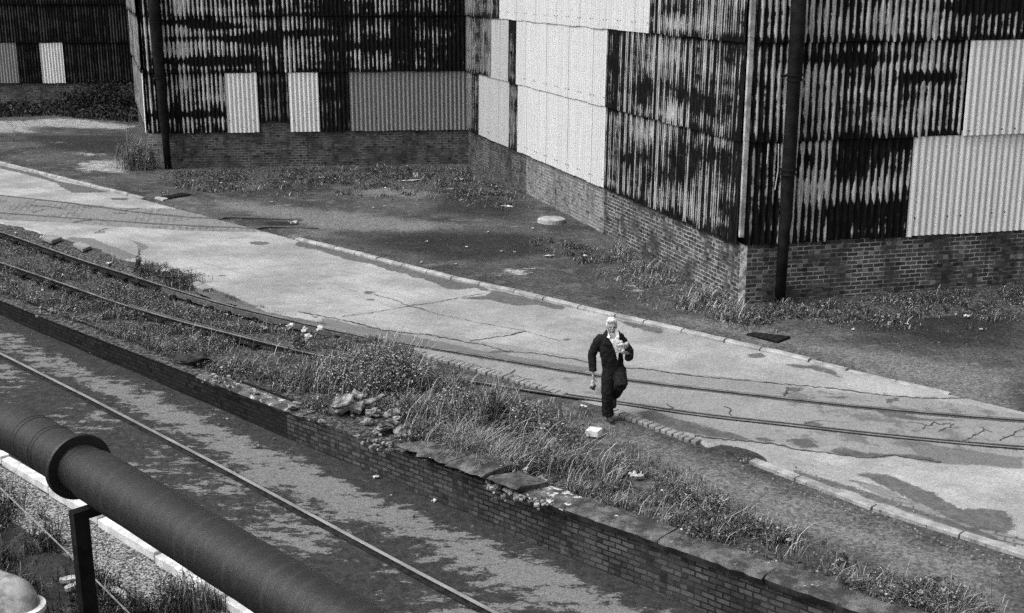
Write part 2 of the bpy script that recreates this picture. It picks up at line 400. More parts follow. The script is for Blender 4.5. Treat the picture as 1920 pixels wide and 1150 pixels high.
def grid_faces(ni, nj):
    i, j = np.meshgrid(np.arange(ni-1), np.arange(nj-1), indexing='ij'); a = (i*nj+j).ravel()
    return np.stack([a, a+nj, a+nj+1, a+1], 1)

# ------------------------------------------------------------------ upper ground
def axis(segs):
    out = []
    for a, b, h in segs: out += list(np.arange(a, b, h))
    return np.array(out+[segs[-1][1]])
ss = axis([(-300, -60, 20), (-60, -34, 1.5), (-34, -16, .22), (-16, 14, .12), (14, 40, 2), (40, 200, 20)])
tt = axis([(0, 14, .12), (14, 34, .25), (34, 80, 2), (80, 300, 20)])
SS, TT = np.meshgrid(ss, tt, indexing='ij'); X, Y = xy(SS, TT)
Z = zup(X, Y)
nz = np.array([mnoise.noise(Vector((float(a)*.9, float(b)*.9, 0)))+.5*mnoise.noise(Vector((float(a)*3, float(b)*3, 5))) for a, b in zip(X.ravel(), Y.ravel())]).reshape(X.shape)
rs = S_(1410, 863)[0]
near_road = (TT-tkerb(SS) < .15)
Z = Z+np.where(near_road, -.03+.004*nz, .02*nz)
Z = np.where(TT < .35, -.02, Z)
# outside the road on the weed strip keep the surface near zero but below the road sheet
yl = [[(0, 228), (60, 226), (110, 222), (150, 226), (180, 228), (215, 234), (262, 238), (240, 246), (150, 243), (90, 240), (40, 246), (0, 250), (-60, 250), (-60, 228)],
      [(0, 246), (50, 248), (120, 250), (0, 253)],
      [(140, 308), (175, 303), (235, 303), (250, 316), (236, 328), (205, 326), (180, 323), (158, 326), (145, 318)], [(128, 288), (160, 289), (210, 291), (170, 295)],
      [(937, 512), (955, 506), (985, 507), (1002, 513), (985, 520), (950, 521)], [(775, 349), (800, 342), (850, 345), (838, 358), (800, 359)],
      [(1180, 535), (1215, 548), (1190, 550)]]
yl2 = [[(60, 268), (110, 266), (180, 270), (120, 275)]]
gr = [[(1195, 600), (1300, 590), (1420, 612), (1560, 640), (1700, 655), (1930, 690), (1930, 800), (1800, 760), (1560, 690), (1400, 655)],
      [(380, 372), (470, 380), (700, 400), (900, 425), (700, 460), (560, 450), (470, 412), (380, 395)], [(255, 370), (340, 360), (420, 400), (340, 385)], [(640, 350), (760, 352), (860, 365), (780, 380), (650, 370)],
      [(1040, 752), (1134, 770), (1300, 832), (1420, 872), (1920, 1052), (1990, 1320), (1720, 1110), (1430, 1005), (1290, 940), (1200, 880), (1060, 800)]]
dk = [[(1470, 585), (1930, 560), (1930, 660), (1750, 655), (1600, 625)], [(560, 430), (1000, 440), (1050, 480), (900, 500), (700, 470)], [(30, 255), (260, 255), (260, 300), (100, 285)], [(1300, 830), (1420, 840), (1440, 865), (1350, 860)],
      [(860, 350), (990, 385), (980, 420), (780, 400)], [(455, 412), (560, 415), (600, 432), (500, 432)]]
soil = [[(-200, 400), (0, 415), (90, 440), (170, 460), (260, 500), (360, 545), (440, 575), (560, 600), (690, 640), (760, 665), (850, 715), (960, 755), (1040, 800), (1190, 905), (1400, 1010), (1680, 1140), (1990, 1290), (1400, 1290), (640, 830), (-200, 520)],
        [(300, 322), (900, 318), (1000, 380), (900, 372), (700, 352), (450, 350), (300, 345)], [(1190, 500), (1390, 580), (1930, 540), (1930, 590), (1600, 610), (1380, 604), (1240, 560)],
        [(-100, 160), (262, 160), (262, 232), (150, 222), (-100, 225)]]
at = {'light': np.minimum(np.maximum(field(X, Y, yl, .9), field(X, Y, yl2, .8)-.3), .3), 'gravel': field(X, Y, gr, .9), 'dark': field(X, Y, dk, .9), 'soil': field(X, Y, soil, 2.5)}
me = npmesh('ground', np.stack([X, Y, Z], -1).reshape(-1, 3), grid_faces(len(ss), len(tt)), at)
tag(link('ground', me, M['yard'], None, True), 'dark ash and tarmac yard in front of the corrugated sheds', 'ground', None, 'structure')

# ------------------------------------------------------------------ road
near_edge = [(-200, 375), (-60, 405), (0, 417), (30, 424), (90, 440), (140, 452), (190, 470), (250, 492), (330, 515), (355, 535), (400, 560), (500, 590), (580, 606), (650, 622), (720, 640), (790, 658), (860, 680), (950, 706), (1010, 722), (1075, 742), (1120, 757), (1134, 763), (1180, 780), (1240, 801), (1300, 820), (1325, 838), (1350, 832), (1390, 838), (1420, 846), (1437, 858), (1440, 868), (1500, 890), (1650, 952), (1920, 1036), (2200, 1130)]
# stone dead slow: near edge as (s,t)
ne = np.array([S_(*p) for p in near_edge]); ne = ne[np.argsort(ne[:, 0])]
rsx = axis([(-34, -22, .2), (-22, 16, .07), (16, 30, .5)])
NR = 84
lo = np.interp(rsx, ne[:, 0], ne[:, 1]); hi = tkerb(rsx)-.02
jit = np.array([.16*mnoise.noise(Vector((s*1.3, 0, 0)))+.05*mnoise.noise(Vector((s*5, 3, 0)))+.03*mnoise.noise(Vector((s*14, 3, 0))) for s in rsx])
sk2 = S_(1440, 866)[0]
lo = lo+jit*np.where(rsx > sk2, .15, 1)
q = np.linspace(0, 1, NR)
RS = np.repeat(rsx[:, None], NR, 1); RT = lo[:, None]+(hi-lo)[:, None]*q[None]
RX, RY = xy(RS, RT)
RZ = np.array([.012*mnoise.noise(Vector((float(a)*.5, float(b)*.5, 2))) for a, b in zip(RX.ravel(), RY.ravel())]).reshape(RX.shape)*0.6
RZ[:, 0] = -.04; RZ[:, 1] = -.0
patches = [[(553, 460), (560, 449), (669, 474), (850, 521), (916, 540), (916, 548), (891, 541), (865, 543), (840, 543), (811, 530), (792, 522), (775, 521), (760, 514), (730, 508), (705, 498), (690, 494), (660, 490), (620, 478), (590, 467), (572, 466)],
           [(860, 560), (877, 558), (916, 552), (925, 543), (1064, 574), (1052, 582), (1018, 575), (997, 571), (979, 575), (945, 570), (916, 563)],
           [(1150, 598), (1245, 616), (1240, 627), (1215, 622), (1175, 610)],
           z7([(410, 135), (470, 130), (500, 145), (480, 152), (430, 150)]), z7([(560, 172), (690, 178), (752, 195), (790, 225), (805, 233), (740, 212), (680, 195), (600, 186)]),
           z7([(805, 625), (860, 598), (960, 605), (1050, 640), (1150, 680), (1250, 738), (1440, 750), (1490, 820), (1420, 832), (1310, 820), (1180, 762), (1060, 705), (975, 665), (900, 625), (860, 615)]),
           z7([(590, 585), (830, 652), (1000, 712), (1200, 782), (1330, 825), (1460, 880), (1300, 845), (1060, 755), (840, 682), (600, 605)]),
           z7([(0, 362), (40, 350), (90, 372), (190, 400), (330, 435), (430, 462), (420, 476), (250, 452), (110, 430), (0, 392)]),
           z7([(570, 470), (630, 460), (700, 480), (710, 505), (640, 500), (590, 490)]), z7([(440, 460), (500, 462), (545, 478), (480, 480)]),
           z7([(640, 398), (700, 395), (720, 415), (650, 418)]), ell(1061, 637, 9, 2.2), z7([(730, 515), (800, 500), (880, 520), (950, 527), (1060, 525), (1140, 540), (1150, 558), (1000, 535), (880, 545), (780, 530)]),
           z7([(900, 345), (1000, 360), (1100, 385), (1290, 392), (1100, 398), (960, 375)]), z7([(1290, 488), (1505, 500), (1505, 512), (1350, 500)]),
           z7([(965, 310), (1010, 305), (985, 330), (968, 340)]), z7([(580, 262), (660, 268), (620, 280), (585, 278)]), z7([(700, 300), (820, 300), (800, 312)]),
           [(330, 521), (420, 548), (500, 585), (620, 608), (560, 611), (450, 585), (360, 556)], [(760, 655), (850, 672), (930, 694), (1000, 712), (960, 716), (860, 690)],
           ell(487, 456, 20, 3.5), ell(418, 517, 8, 1.4), ell(692, 549, 11, 3), ell(692, 562, 8, 1.2), ell(601, 541, 5, 1), ell(511, 500, 4, 1), ell(943, 660, 24, 3),
           z1([(0, 450), (120, 480), (300, 520), (450, 575), (650, 610), (850, 662), (560, 665), (470, 620), (440, 590), (330, 560), (190, 520), (0, 478)]),  # shadow of the kerb, painted on the road as a dark strip
           z1([(560, 745), (780, 765), (880, 782), (700, 775)]), z1([(840, 705), (1000, 705), (980, 722), (880, 722)])]
greyp = [z1([(430, 1030), (560, 1005), (720, 1018), (920, 1095), (1010, 1130), (1100, 1160), (800, 1200), (560, 1090)]), [(330, 500), (380, 530), (440, 560), (400, 575), (300, 530)], [(600, 595), (700, 615), (820, 640), (960, 668), (1110, 690), (1100, 700), (860, 660), (700, 636), (600, 612)],
         z1([(700, 980), (840, 940), (800, 975)]), z1([(1000, 1020), (1160, 1080), (1090, 1110)]), z7([(1020, 470), (1500, 540), (1500, 590), (1300, 570), (1100, 560)])]
setts = [[(-200, 340), (0, 367), (49, 372), (136, 381), (219, 390), (316, 391), (341, 392), (399, 407), (472, 422), (505, 436), (453, 435), (380, 434), (341, 432), (219, 425), (122, 418), (24, 414), (0, 412), (-200, 375)],
         [(1590, 900), (1640, 905), (1700, 935), (1760, 960), (1920, 1010), (1990, 1080), (1850, 1010), (1720, 970)]]
lane = [[(640, 612), (850, 630), (1100, 672), (1250, 696), (1420, 712), (1600, 738), (1740, 748), (1930, 778), (1930, 880), (1765, 867), (1680, 853), (1620, 858), (1555, 848), (1490, 842), (1467, 837), (1300, 818), (1130, 757), (950, 706), (800, 660)]]
wear = [[(1400, 700), (1930, 760), (1930, 900), (1400, 850)], [(600, 590), (1100, 680), (1300, 780), (1100, 760), (650, 625)]]
at = {'patch': field(RX, RY, patches, 2.), 'grey': field(RX, RY, greyp, 2.), 'setts': field(RX, RY, setts, 2.), 'lane': field(RX, RY, lane, 2.), 'wear': field(RX, RY, wear, 1.)}
me = npmesh('road', np.stack([RX, RY, RZ], -1).reshape(-1, 3), grid_faces(len(rsx), NR), at)
road = tag(link('road', me, M['road'], None, True), 'pale worn concrete road crossing the yard with embedded rails', 'road', None, 'structure')
def ribbon(mb, pts, w, z=.011, jag=.25, m=0, step=.07):
    w3 = [np.array(P(*p)[:2]) for p in pts]; out = []
    for a, b in zip(w3[:-1], w3[1:]):
        n = max(2, int(np.linalg.norm(b-a)/step))
        for k in range(n): out.append(a+(b-a)*k/n)
    out.append(w3[-1]); V = []; F = []
    for i, p in enumerate(out):
        d = out[min(i+1, len(out)-1)]-out[max(i-1, 0)]; d /= np.linalg.norm(d); nn = np.array([-d[1], d[0]])
        o = random.uniform(-1, 1)*jag*.12; ww = w*random.uniform(.35, 1.25)*.5
        V += [(*(p+nn*(o+ww)), z), (*(p+nn*(o-ww)), z)]
        if i: F.append([2*i-2, 2*i-1, 2*i+1, 2*i])
    mb.add(V, F, m)
cr = MB()
def zz5(pts): return [(560+x/2.395, 560+y/2.395) for x, y in pts]
for pts, w in (([(636, 538), (670, 548)], .02), ([(700, 552), (740, 563), (765, 574)], .03), ([(765, 574), (800, 570), (840, 563), (880, 555), (905, 552)], .035), ([(765, 574), (740, 580), (690, 588), (640, 594)], .035), ([(765, 574), (800, 582)], .03),
               ([(765, 574), (830, 592), (900, 606), (985, 621)], .02), ([(985, 621), (960, 628), (925, 634), (880, 640)], .045), ([(985, 621), (1050, 640)], .02),
               ([(560, 585), (640, 600), (690, 612), (720, 620), (800, 628), (880, 643), (905, 647), (950, 660), (1000, 663), (1080, 675), (1105, 680)], .06),
               ([(1170, 690), (1230, 695), (1300, 706), (1400, 714), (1480, 722), (1560, 729), (1660, 742), (1720, 747), (1810, 748)], .05),
               ([(1478, 727), (1472, 744)], .05), (z7([(640, 410), (700, 395), (820, 405)]), .02),
               (z7([(215, 455), (330, 470), (470, 480), (560, 495), (620, 513), (740, 522), (880, 542), (1000, 532), (1180, 560)]), .07),
               (z7([(110, 330), (125, 345), (105, 350)]), .05), (z7([(355, 375), (350, 350), (330, 340)]), .04), (z7([(1050, 400), (1085, 404), (1120, 412), (1130, 418), (1150, 400), (1180, 412), (1220, 405)]), .035), (z7([(1165, 437), (1190, 428), (1210, 420), (1225, 408)]), .03), (z7([(1125, 412), (1110, 430)]), .02),
               (z7([(1270, 475), (1290, 468), (1310, 455), (1332, 448), (1350, 430), (1380, 440)]), .03), (z7([(1330, 420), (1352, 428), (1375, 430)]), .025), (z7([(1410, 475), (1430, 462), (1450, 455), (1480, 436), (1505, 425)]), .03), (z7([(1340, 462), (1320, 452), (1300, 455)]), .02), (z7([(1450, 455), (1470, 462), (1500, 458)]), .02),
               (z5 if False else zz5([(1060, 420), (1160, 412)]), .03), (zz5([(950, 340), (970, 320)]), .04), (z1([(240, 760), (360, 772), (500, 788)]), .10), (z1([(880, 822), (980, 825)]), .08), (z1([(950, 802), (1080, 785)]), .07), (z1([(560, 895), (640, 880), (740, 875)]), .10), (z1([(250, 820), (330, 795), (400, 790)]), .05), (z1([(730, 975), (800, 945), (830, 940)]), .05),
               ([(430, 448), (470, 443)], .03)):
    ribbon(cr, pts, w*.8)
tag(cr.build('road_cracks', M['crack'], road), None, None, None, 'stuff')

# ------------------------------------------------------------------ lower yard
ls = axis([(-300, -20, 20), (-20, 18, .2), (18, 200, 20)]); lt = -axis([(0, 16, .16), (16, 60, 4), (60, 200, 20)])
LS, LT = np.meshgrid(ls, lt, indexing='ij'); LX, LY = xy(LS, LT); LZ = zlow(LX, LY)
tw = S_(240, 1000, -.6)[1]; tr = S_(455, 900, -.6)[1]
def bump1(v, c, w): return np.exp(-((v-c)/w)**2)
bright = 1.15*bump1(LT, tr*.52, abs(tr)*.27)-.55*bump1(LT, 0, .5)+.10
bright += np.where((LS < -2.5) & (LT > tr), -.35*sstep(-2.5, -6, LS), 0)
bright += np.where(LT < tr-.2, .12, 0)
gravel = np.where(LT < tw-.1, .30, -1); soil_ = np.where(LT < tw-.9, .35, -1)
gp = field(LX, LY, [[(0, 880), (60, 905), (120, 960), (110, 1000), (40, 930)], [(165, 990), (260, 1040), (420, 1150), (300, 1150), (210, 1090)]], 1.2, -.6)
soil_ = np.where(gp > -.1, -1, soil_)
me = npmesh('lower_yard', np.stack([LX, LY, LZ+.012*np.sin(LX*1.7)*np.cos(LY*1.3)], -1).reshape(-1, 3), grid_faces(len(ls), len(lt)), {'bright': bright, 'gravel': gravel, 'soil': soil_})
tag(link('ground', me, M['low'], None, True), 'sunken roadway below the quay wall with worn light patches', 'ground', None, 'structure')

# ------------------------------------------------------------------ quay wall + coping
def wall_strip(s0, s1, step=.25):
    return np.arange(s0, s1+step, step)
quay = empty('retaining_wall', (*xy(0, 0), 0), 'low brick retaining wall between the weed strip and the sunken roadway', 'wall')
s_mid = S_(528, 765)[0]; s_cop = S_(985, 925)[0]
def quay_part(name, s0, s1, mat, top=-.03):
    v = []; uvs = []; a = wall_strip(s0, s1); zz = [0, .25, .5, .75, 1]
    for s in a:
        x, y = xy(s, .02); zb = float(zlow(x, y))-.05
        for k in zz: v.append((x, y, zb+(top-zb)*k)); uvs.append((s, v[-1][2]))
    n = len(zz); F = grid_faces(len(a), n)
    # top surface
    b = len(v); v2 = []
    for s in a:
        for t in (.02, .45):
            x, y = xy(s, t); v2.append((x, y, top)); uvs.append((s, t))
    F2 = grid_faces(len(a), 2)+b
    me = npmesh(name, np.array(v+v2), np.concatenate([F, F2]), None, np.array(uvs))
    return link(name, me, mat, quay)
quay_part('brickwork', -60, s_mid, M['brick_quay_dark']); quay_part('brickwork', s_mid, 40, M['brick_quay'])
def slab(name, s0, s1, t0, t1, ztop, th, parent, mat, rag=.03, tilt=0, chip=0., ns=None, ss_=None):
    """a coping stone with a broken outline"""
    n = ns or max(4, int((s1-s0)/.09)); V = []; A = []
    rows = 7
    for i in range(n+1):
        s = s0+(s1-s0)*i/n
        e0 = t0+rag*(mnoise.noise(Vector((s*5+ztop*9, 1, 0)))+.6*mnoise.noise(Vector((s*16, 1, 7)))); e1 = t1+rag*1.5*mnoise.noise(Vector((s*4, 9, 0)))
        for k in range(rows):
            f = [0, 0, .12, .5, .88, 1, 1][k]; t = e0+(e1-e0)*f
            z = ztop+tilt*(t-t0)+(.012*mnoise.noise(Vector((s*6, t*6, 3))))
            if k == 0: z -= th
            if k == 1: z -= .035
            if k == 6: z -= th
            ds = (.02*mnoise.noise(Vector((t*9, s0, 4))) if i in (0, n) else 0)+(ss_ or 0)*(f-.5)
            if k == 0: t += rag*.8
            x, y = xy(s+ds, t); V.append((x, y, z)); A.append(chip)
    F = [list(f) for f in grid_faces(n+1, rows)]+[list(range(rows)), list(range(n*rows, (n+1)*rows))[::-1]]
    me = npmesh(name, V, F, {'chip': A}, fm=[1 if (q < n*(rows-1) and q % (rows-1) in (0,)) else 0 for q in range(len(F))]); return link(name, me, [mat, M['soot_shade']], parent)
bs = [S_(x, y)[0] for x, y in ((741, 852), (786, 866), (848, 888), (915, 915), (978, 938))]
for i in range(4):
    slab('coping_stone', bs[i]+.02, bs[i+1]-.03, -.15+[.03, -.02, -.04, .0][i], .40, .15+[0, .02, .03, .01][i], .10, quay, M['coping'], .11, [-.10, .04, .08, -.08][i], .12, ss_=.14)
js = [s_cop, S_(1066, 955)[0], S_(1236, 1018)[0], S_(1430, 1090)[0]]
while js[-1] < 30: js.append(js[-1]+1.9)
for i in range(len(js)-1):
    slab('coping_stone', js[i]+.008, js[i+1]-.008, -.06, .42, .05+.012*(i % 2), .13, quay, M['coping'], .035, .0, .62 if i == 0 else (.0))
ks = wall_strip(S_(380, 700)[0]-0, s_mid-.1, 1.6)
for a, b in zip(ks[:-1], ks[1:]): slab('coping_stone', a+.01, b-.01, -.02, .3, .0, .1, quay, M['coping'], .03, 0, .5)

# ------------------------------------------------------------------ rubble, paper
def rock(name, loc, size, label, cat, mat, group=None, seed=0, flat=.6, rot=0, jag=.35, kids=0, parent=None, sub=2, sharp=False):
    rs_ = np.random.RandomState(seed); mb = MB(); mb.ball((0, 0, 0), (1, 1, 1), 6+4*sub)
    V = np.array(mb.v); off = rs_.rand(3)*50
    for i, p in enumerate(V):
        d = mnoise.noise(Vector(p*1.3+off))*jag*1.6+mnoise.noise(Vector(p*3.5+off))*jag*.8
        p = p*(1+d)
        if sharp: p = np.round(p*2.1)/2.1*.7+p*.3
        V[i] = p
    V *= np.array([size[0], size[1], size[2]])*.5
    c, s = math.cos(rot), math.sin(rot); V = np.stack([V[:, 0]*c-V[:, 1]*s, V[:, 0]*s+V[:, 1]*c, V[:, 2]], 1)+np.array(loc)
    me = bpy.data.meshes.new(name); me.from_pydata(V.tolist(), [], mb.f); me.update()
    o = link(name, me, mat, parent)
    if label: tag(o, label, cat, group)
    return o
def lay(name, px, py, size, label, cat, mat, low=False, dz=0., **k):
    p = PL(px, py) if low else PU(px, py)
    return rock(name, (p[0], p[1], p[2]+size[2]*.35+dz), size, label, cat, mat, **k)
def flake_pile(px, py, items, label, group=None):
    """overlapping broken plates of concrete, one heap"""
    b = PU(px, py); e = empty('concrete_chunk', b, label, 'rubble', group)
    for i, (dx, dy, dz, w, d, h, tl) in enumerate(items):
        mb = MB(); n = 9; h *= .75; dz *= 1.15; ty = random.uniform(-.35, .35); rr = [(.55+.6*random.random()) for _ in range(n)]; V = []
        for z, kf in ((-1, .8), (0.2, 1), (1, .92)):
            for k in range(n):
                a = 2*math.pi*k/n; V.append((rr[k]*kf*w*.56*math.cos(a), rr[k]*kf*d*.56*math.sin(a), z*h*.5+tl*rr[k]*w*.5*math.cos(a)+ty*rr[k]*d*.5*math.sin(a)+.35*h*math.sin(3*a+i)))
        V = [(b[0]+dx+p[0], b[1]+dy+p[1], b[2]+dz+p[2]) for p in V]
        F = [[q*n+k, q*n+(k+1) % n, (q+1)*n+(k+1) % n, (q+1)*n+k] for q in range(2) for k in range(n)]+[list(range(n))[::-1]]
        c = (b[0]+dx, b[1]+dy, b[2]+dz+h*.48); V.append(c); F += [[2*n+k, 2*n+(k+1) % n, 3*n] for k in range(n)]
        mb.add(V, F); mb.build('broken_plate', M['rubble'], e)
    return e
flake_pile(655, 770, [(0, 0, .10, .52, .62, .16, .1), (-.10, -.12, .20, .34, .4, .09, .3), (.14, .05, .22, .3, .34, .08, -.2), (.34, .06, .12, .4, .28, .08, .25), (.5, .16, .15, .26, .22, .06, .4)], 'large pale lump of broken concrete at the wall edge under the tall bush')
flake_pile(724, 808, [(0, 0, .07, .34, .34, .07, .2), (.1, .03, .13, .22, .24, .05, -.3), (-.08, -.1, .06, .26, .26, .06, .1), (.2, -.06, .05, .2, .2, .05, .3)], 'small layered heap of pale concrete flakes left of the loose coping')
flake_pile(548, 768, [(0, 0, .06, .2, .24, .06, .3), (.1, .0, .1, .18, .2, .05, -.2)], 'small pale curled concrete piece on the wall where the dark brick ends')
flake_pile(996, 911, [(0, 0, .0, .3, .26, .1, .15), (.14, .06, .04, .2, .2, .06, -.1)], 'broken end of the coping tipped up beside the first long slab')
lay('stone', 370, 682, (.62, .5, .22), 'dark boulder of broken masonry on the wall edge beside the lower rail', 'stone', plain('dark masonry', .05, .02, 5), seed=5, jag=.5, sharp=True)
cnt = 0
for px, py, w in ((690, 795, .14), (706, 815, .1), (753, 818, .13), (770, 815, .1), (680, 745, .12), (672, 822, .08), (742, 790, .12), (728, 732, .1), (737, 777, .1), (700, 780, .2), (735, 783, .22), (480, 740, .1), (583, 790, .1), (602, 793, .08)):
    lay('rubble_stone', px, py, (w*1.3, w, w*.6), 'pale broken concrete stone lying in the soil at the crumbled wall edge', 'rubble stone', M['rubble'], group='pale rubble stones along the crumbled wall edge', seed=cnt, jag=.5, sharp=True, dz=.02); cnt += 1
# white crumbs scattered along the edge of the crumbled wall
def crumbs(name, pts, label, mat, r=(.012, .035), n=60, spread=.25, low=False):
    mb = MB()
    for px, py, k in pts:
        for _ in range(k):
            b = (PL if low else PU)(px+random.gauss(0, 1)*spread*60, py+random.gauss(0, 1)*spread*22)
            q = random.uniform(*r); mb.box((b[0], b[1], b[2]+q*.5+.012), np.array([math.cos(q*999), math.sin(q*999), 0])*q, np.array([-math.sin(q*999), math.cos(q*999), .3])*q*.7, (0, 0, q*.5))
    return tag(mb.build(name, mat), label, 'rubble', None, 'stuff')
crumbs('rubble', [(425, 718, 40), (95, 585, 50), (150, 600, 25), (700, 830, 18), (730, 845, 14), (960, 925, 50), (935, 915, 30), (1020, 940, 40), (685, 770, 20)], 'white crumbs of broken mortar along the wall top', M['rubble'], n=0, spread=.28)
crumbs('rubble', [(60+i*70, 630+i*33, 3) for i in range(14)], 'small pale chips on the roadway along the wall foot', M['rubble'], r=(.008, .02), spread=.5, low=True)
crumbs('gravel', [(1480+i*60, 905+i*22, 22) for i in range(8)]+[(1380, 870, 30), (1250, 850, 20), (1180, 830, 15)], 'loose pale stones on the ash beside the pale kerb', M['sett'], r=(.006, .016), spread=.6)
def paper(px, py, w, d, h, label, low=False, rot=0., cat='paper scrap', mat=None, group=None, name='paper_scrap'):
    b = (PL if low else PU)(px, py); n = 7; V = []; sd = random.random()*90; w *= .8; d *= .8; h *= .7; rot += sd
    for i in range(n):
        for j in range(n):
            u, v = (i/(n-1)-.5)*w, (j/(n-1)-.5)*d
            e = (1+.9*mnoise.noise(Vector((i*.55, j*.55, sd))))*(1-.25*(abs(i-3)*abs(j-3)/9))
            c, s = math.cos(rot), math.sin(rot)
            V.append((b[0]+(u*c-v*s)*e, b[1]+(u*s+v*c)*e, b[2]+.02+h*(.5+mnoise.noise(Vector((i*.7, j*.7, sd+5))))))
    me = npmesh(name, V, grid_faces(n, n)); o = link(name, me, mat or M['paper'])
    so = o.modifiers.new('s', 'SOLIDIFY'); so.thickness = .004
    return tag(o, label, cat, group)
# white block
b = PU(1114, 819); mb = MB(); mb.box((b[0], b[1]+.05, .06), np.array([.10, -.036, 0]), np.array([.045, .085, 0]), (0, 0, .055)); tag(mb.build('concrete_block', M['block'], None, False, .01), 'small white block standing on the ash just below the walking man', 'block')
paper(1192, 898, .28, .12, .12, 'crumpled white paper in the grass below the white block', rot=.2)
paper(82, 455, .22, .2, .14, 'crumpled white paper beside the far rail at the left edge', rot=.5)
paper(122, 472, .2, .16, .12, 'white bag lying against the stone slabs beside the far rail', rot=.5) if False else None
paper(31, 443, .14, .1, .06, 'tiny white scrap on the far rail at the left edge of the photo')
paper(204, 502, .24, .14, .08, 'flat white scrap on the far side of the rail before the dark weeds')
paper(292, 582, .14, .06, .04, 'short white strip lying between the two raised rails')
paper(497, 620, .14, .2, .14, 'folded white scrap standing in the weeds between the rails')
for i, (px, py, w) in enumerate(((545, 626, .22), (571, 632, .18), (601, 632, .2), (579, 646, .2))):
    lay('flower_head', px, py, (w*.7, w*.7, w*.6), ['white flower cluster furthest left where the rails sink into weeds', 'bright round white flower head second in the row of four', 'fuzzy pale flower head furthest right of the four', 'pale flower head lowest of the four by the rails'][i], 'flower', M['paper'], group='white flower heads where the rails sink into the weeds', seed=40+i, jag=.5, dz=.12)
paper(590, 605, .12, .1, .06, 'small white scrap beside the rail above the white flowers')
paper(909-0, 0, 0, 0, 0, '') if False else None
paper(1478, 1018, .1, .1, .08, 'small white scrap in the grass at the lower right')
paper(1451, 1070, .16, .05, .03, 'thin curled white wire of paper on the coping', rot=.8)
paper(1094, 766, .14, .1, .08, 'pale scrap on the ash just left of the man and his foot', rot=.1)
paper(602, 336, .26, .2, .1, 'white scrap near the foot of the long brick wall left of the heap')
paper(768, 341, 1.1, .16, .10, 'long torn white paper strip before the inner corner', rot=.05)
paper(779, 338, .3, .2, .34, 'white peaked paper standing at the end of the torn strip')
paper(862, 340, .5, .16, .16, 'folded white scrap nearest the inner corner')
paper(847, 357, .22, .16, .1, 'bright white dot of paper in front of the inner corner')
paper(551, 421, .34, .2, .16, 'white scrap lying between the old rails in the yard')
paper(1812, 598, .16, .14, .12, 'white scrap in the grass before the right wall')
paper(952, 388, .5, .3, .03, 'pale loop of litter on the ash before the gable wall')
paper(1030, 482, .3, .26, .05, 'pale ring of litter on the ash near the gable grass')
paper(1098, 482, .3, .12, .05, 'pale scrap beside the gable grass')
paper(151, 86, 0, 0, 0, '') if False else None
paper(705, 897, .12, .1, .05, 'white scrap on the roadway at the wall foot', low=True)
paper(815, 942, .12, .12, .05, 'white crumpled paper at the wall foot under the loose coping', low=True)

for i, (px, py) in enumerate(((510, 380), (700, 391), (722, 388), (640, 366), (1000, 430), (875, 465), (800, 455), (855, 497), (790, 494), (965, 475), (940, 473), (915, 437), (1500, 590), (1640, 560), (1700, 610), (1600, 620), (1840, 620))):
    paper(px, py, .1, .08, .04, 'tiny pale scrap of litter on the dark ash of the yard', group='tiny litter scraps on the yard')
# manhole / slab things
def quadslab(name, pts, z0, z1, mat, label, cat, parent=None, bevel=.01, z=0):
    w = [P(*p, z)[:2] for p in pts]; mb = MB(); mb.prism(w[::-1], z0, z1); o = mb.build(name, mat, parent, False, bevel)
    if label: tag(o, label, cat)
    return o
def grating(name, pts, label, cat):
    w = [np.array(P(*p, .05)[:2]) for p in pts]; e = empty(name, (*w[0], .05), label, cat)
    mb = MB(); mb.prism(w[::-1], .02, .085); mb.build('frame', M['iron'], e)
    for k in range(1, 9):
        a = w[0]+(w[1]-w[0])*k/9; b = w[3]+(w[2]-w[3])*k/9; d = (w[1]-w[0])/np.linalg.norm(w[1]-w[0])
        m2 = MB(); m2.prism([a+.02*d, b+.02*d, b-.02*d, a-.02*d], .088, .10); m2.build('bar', M['rail'], e)
grating('drain_grating', [(1399, 630), (1418, 627), (1482, 634), (1458, 645)], 'iron grating let into the yard beside the kerb below the gable corner', 'drain cover')
grating('drain_cover', [(296, 371), (318, 374), (360, 367), (340, 364)], 'dark iron cover in the yard near the left drainpipe', 'drain cover')
quadslab('stone_slab', [(290, 375), (300, 373), (316, 377), (306, 380)], 0, .09, M['palekerb'], 'small pale stone beside the iron cover at the kerb end', 'stone slab')
ds = MB(); c = PU(1034, 417); ds.tube([(c[0], c[1], .0), (c[0], c[1], .16), (c[0], c[1], .18)], [.44, .42, .36], 24)
o = ds.build('stone_disc', M['palekerb'], None); tag(o, 'round pale stone lid lying at the foot of the gable brick wall', 'stone lid')
quadslab('slab', [(78, 450), (100, 446), (117, 451), (97, 458)], .0, .10, M['sett'], 'single grey stone slab beside the far rail near the left edge', 'stone slab')
quadslab('slab', [(137, 462), (150, 458), (172, 466), (155, 473)], .0, .08, M['sett'], 'grey stone slab second from left along the road edge', 'stone slab')
quadslab('slab', [(356, 536), (372, 532), (400, 545), (380, 548)], .0, .07, M['sett'], 'pale flat slab beside the far rail beyond the dark weeds', 'stone slab')

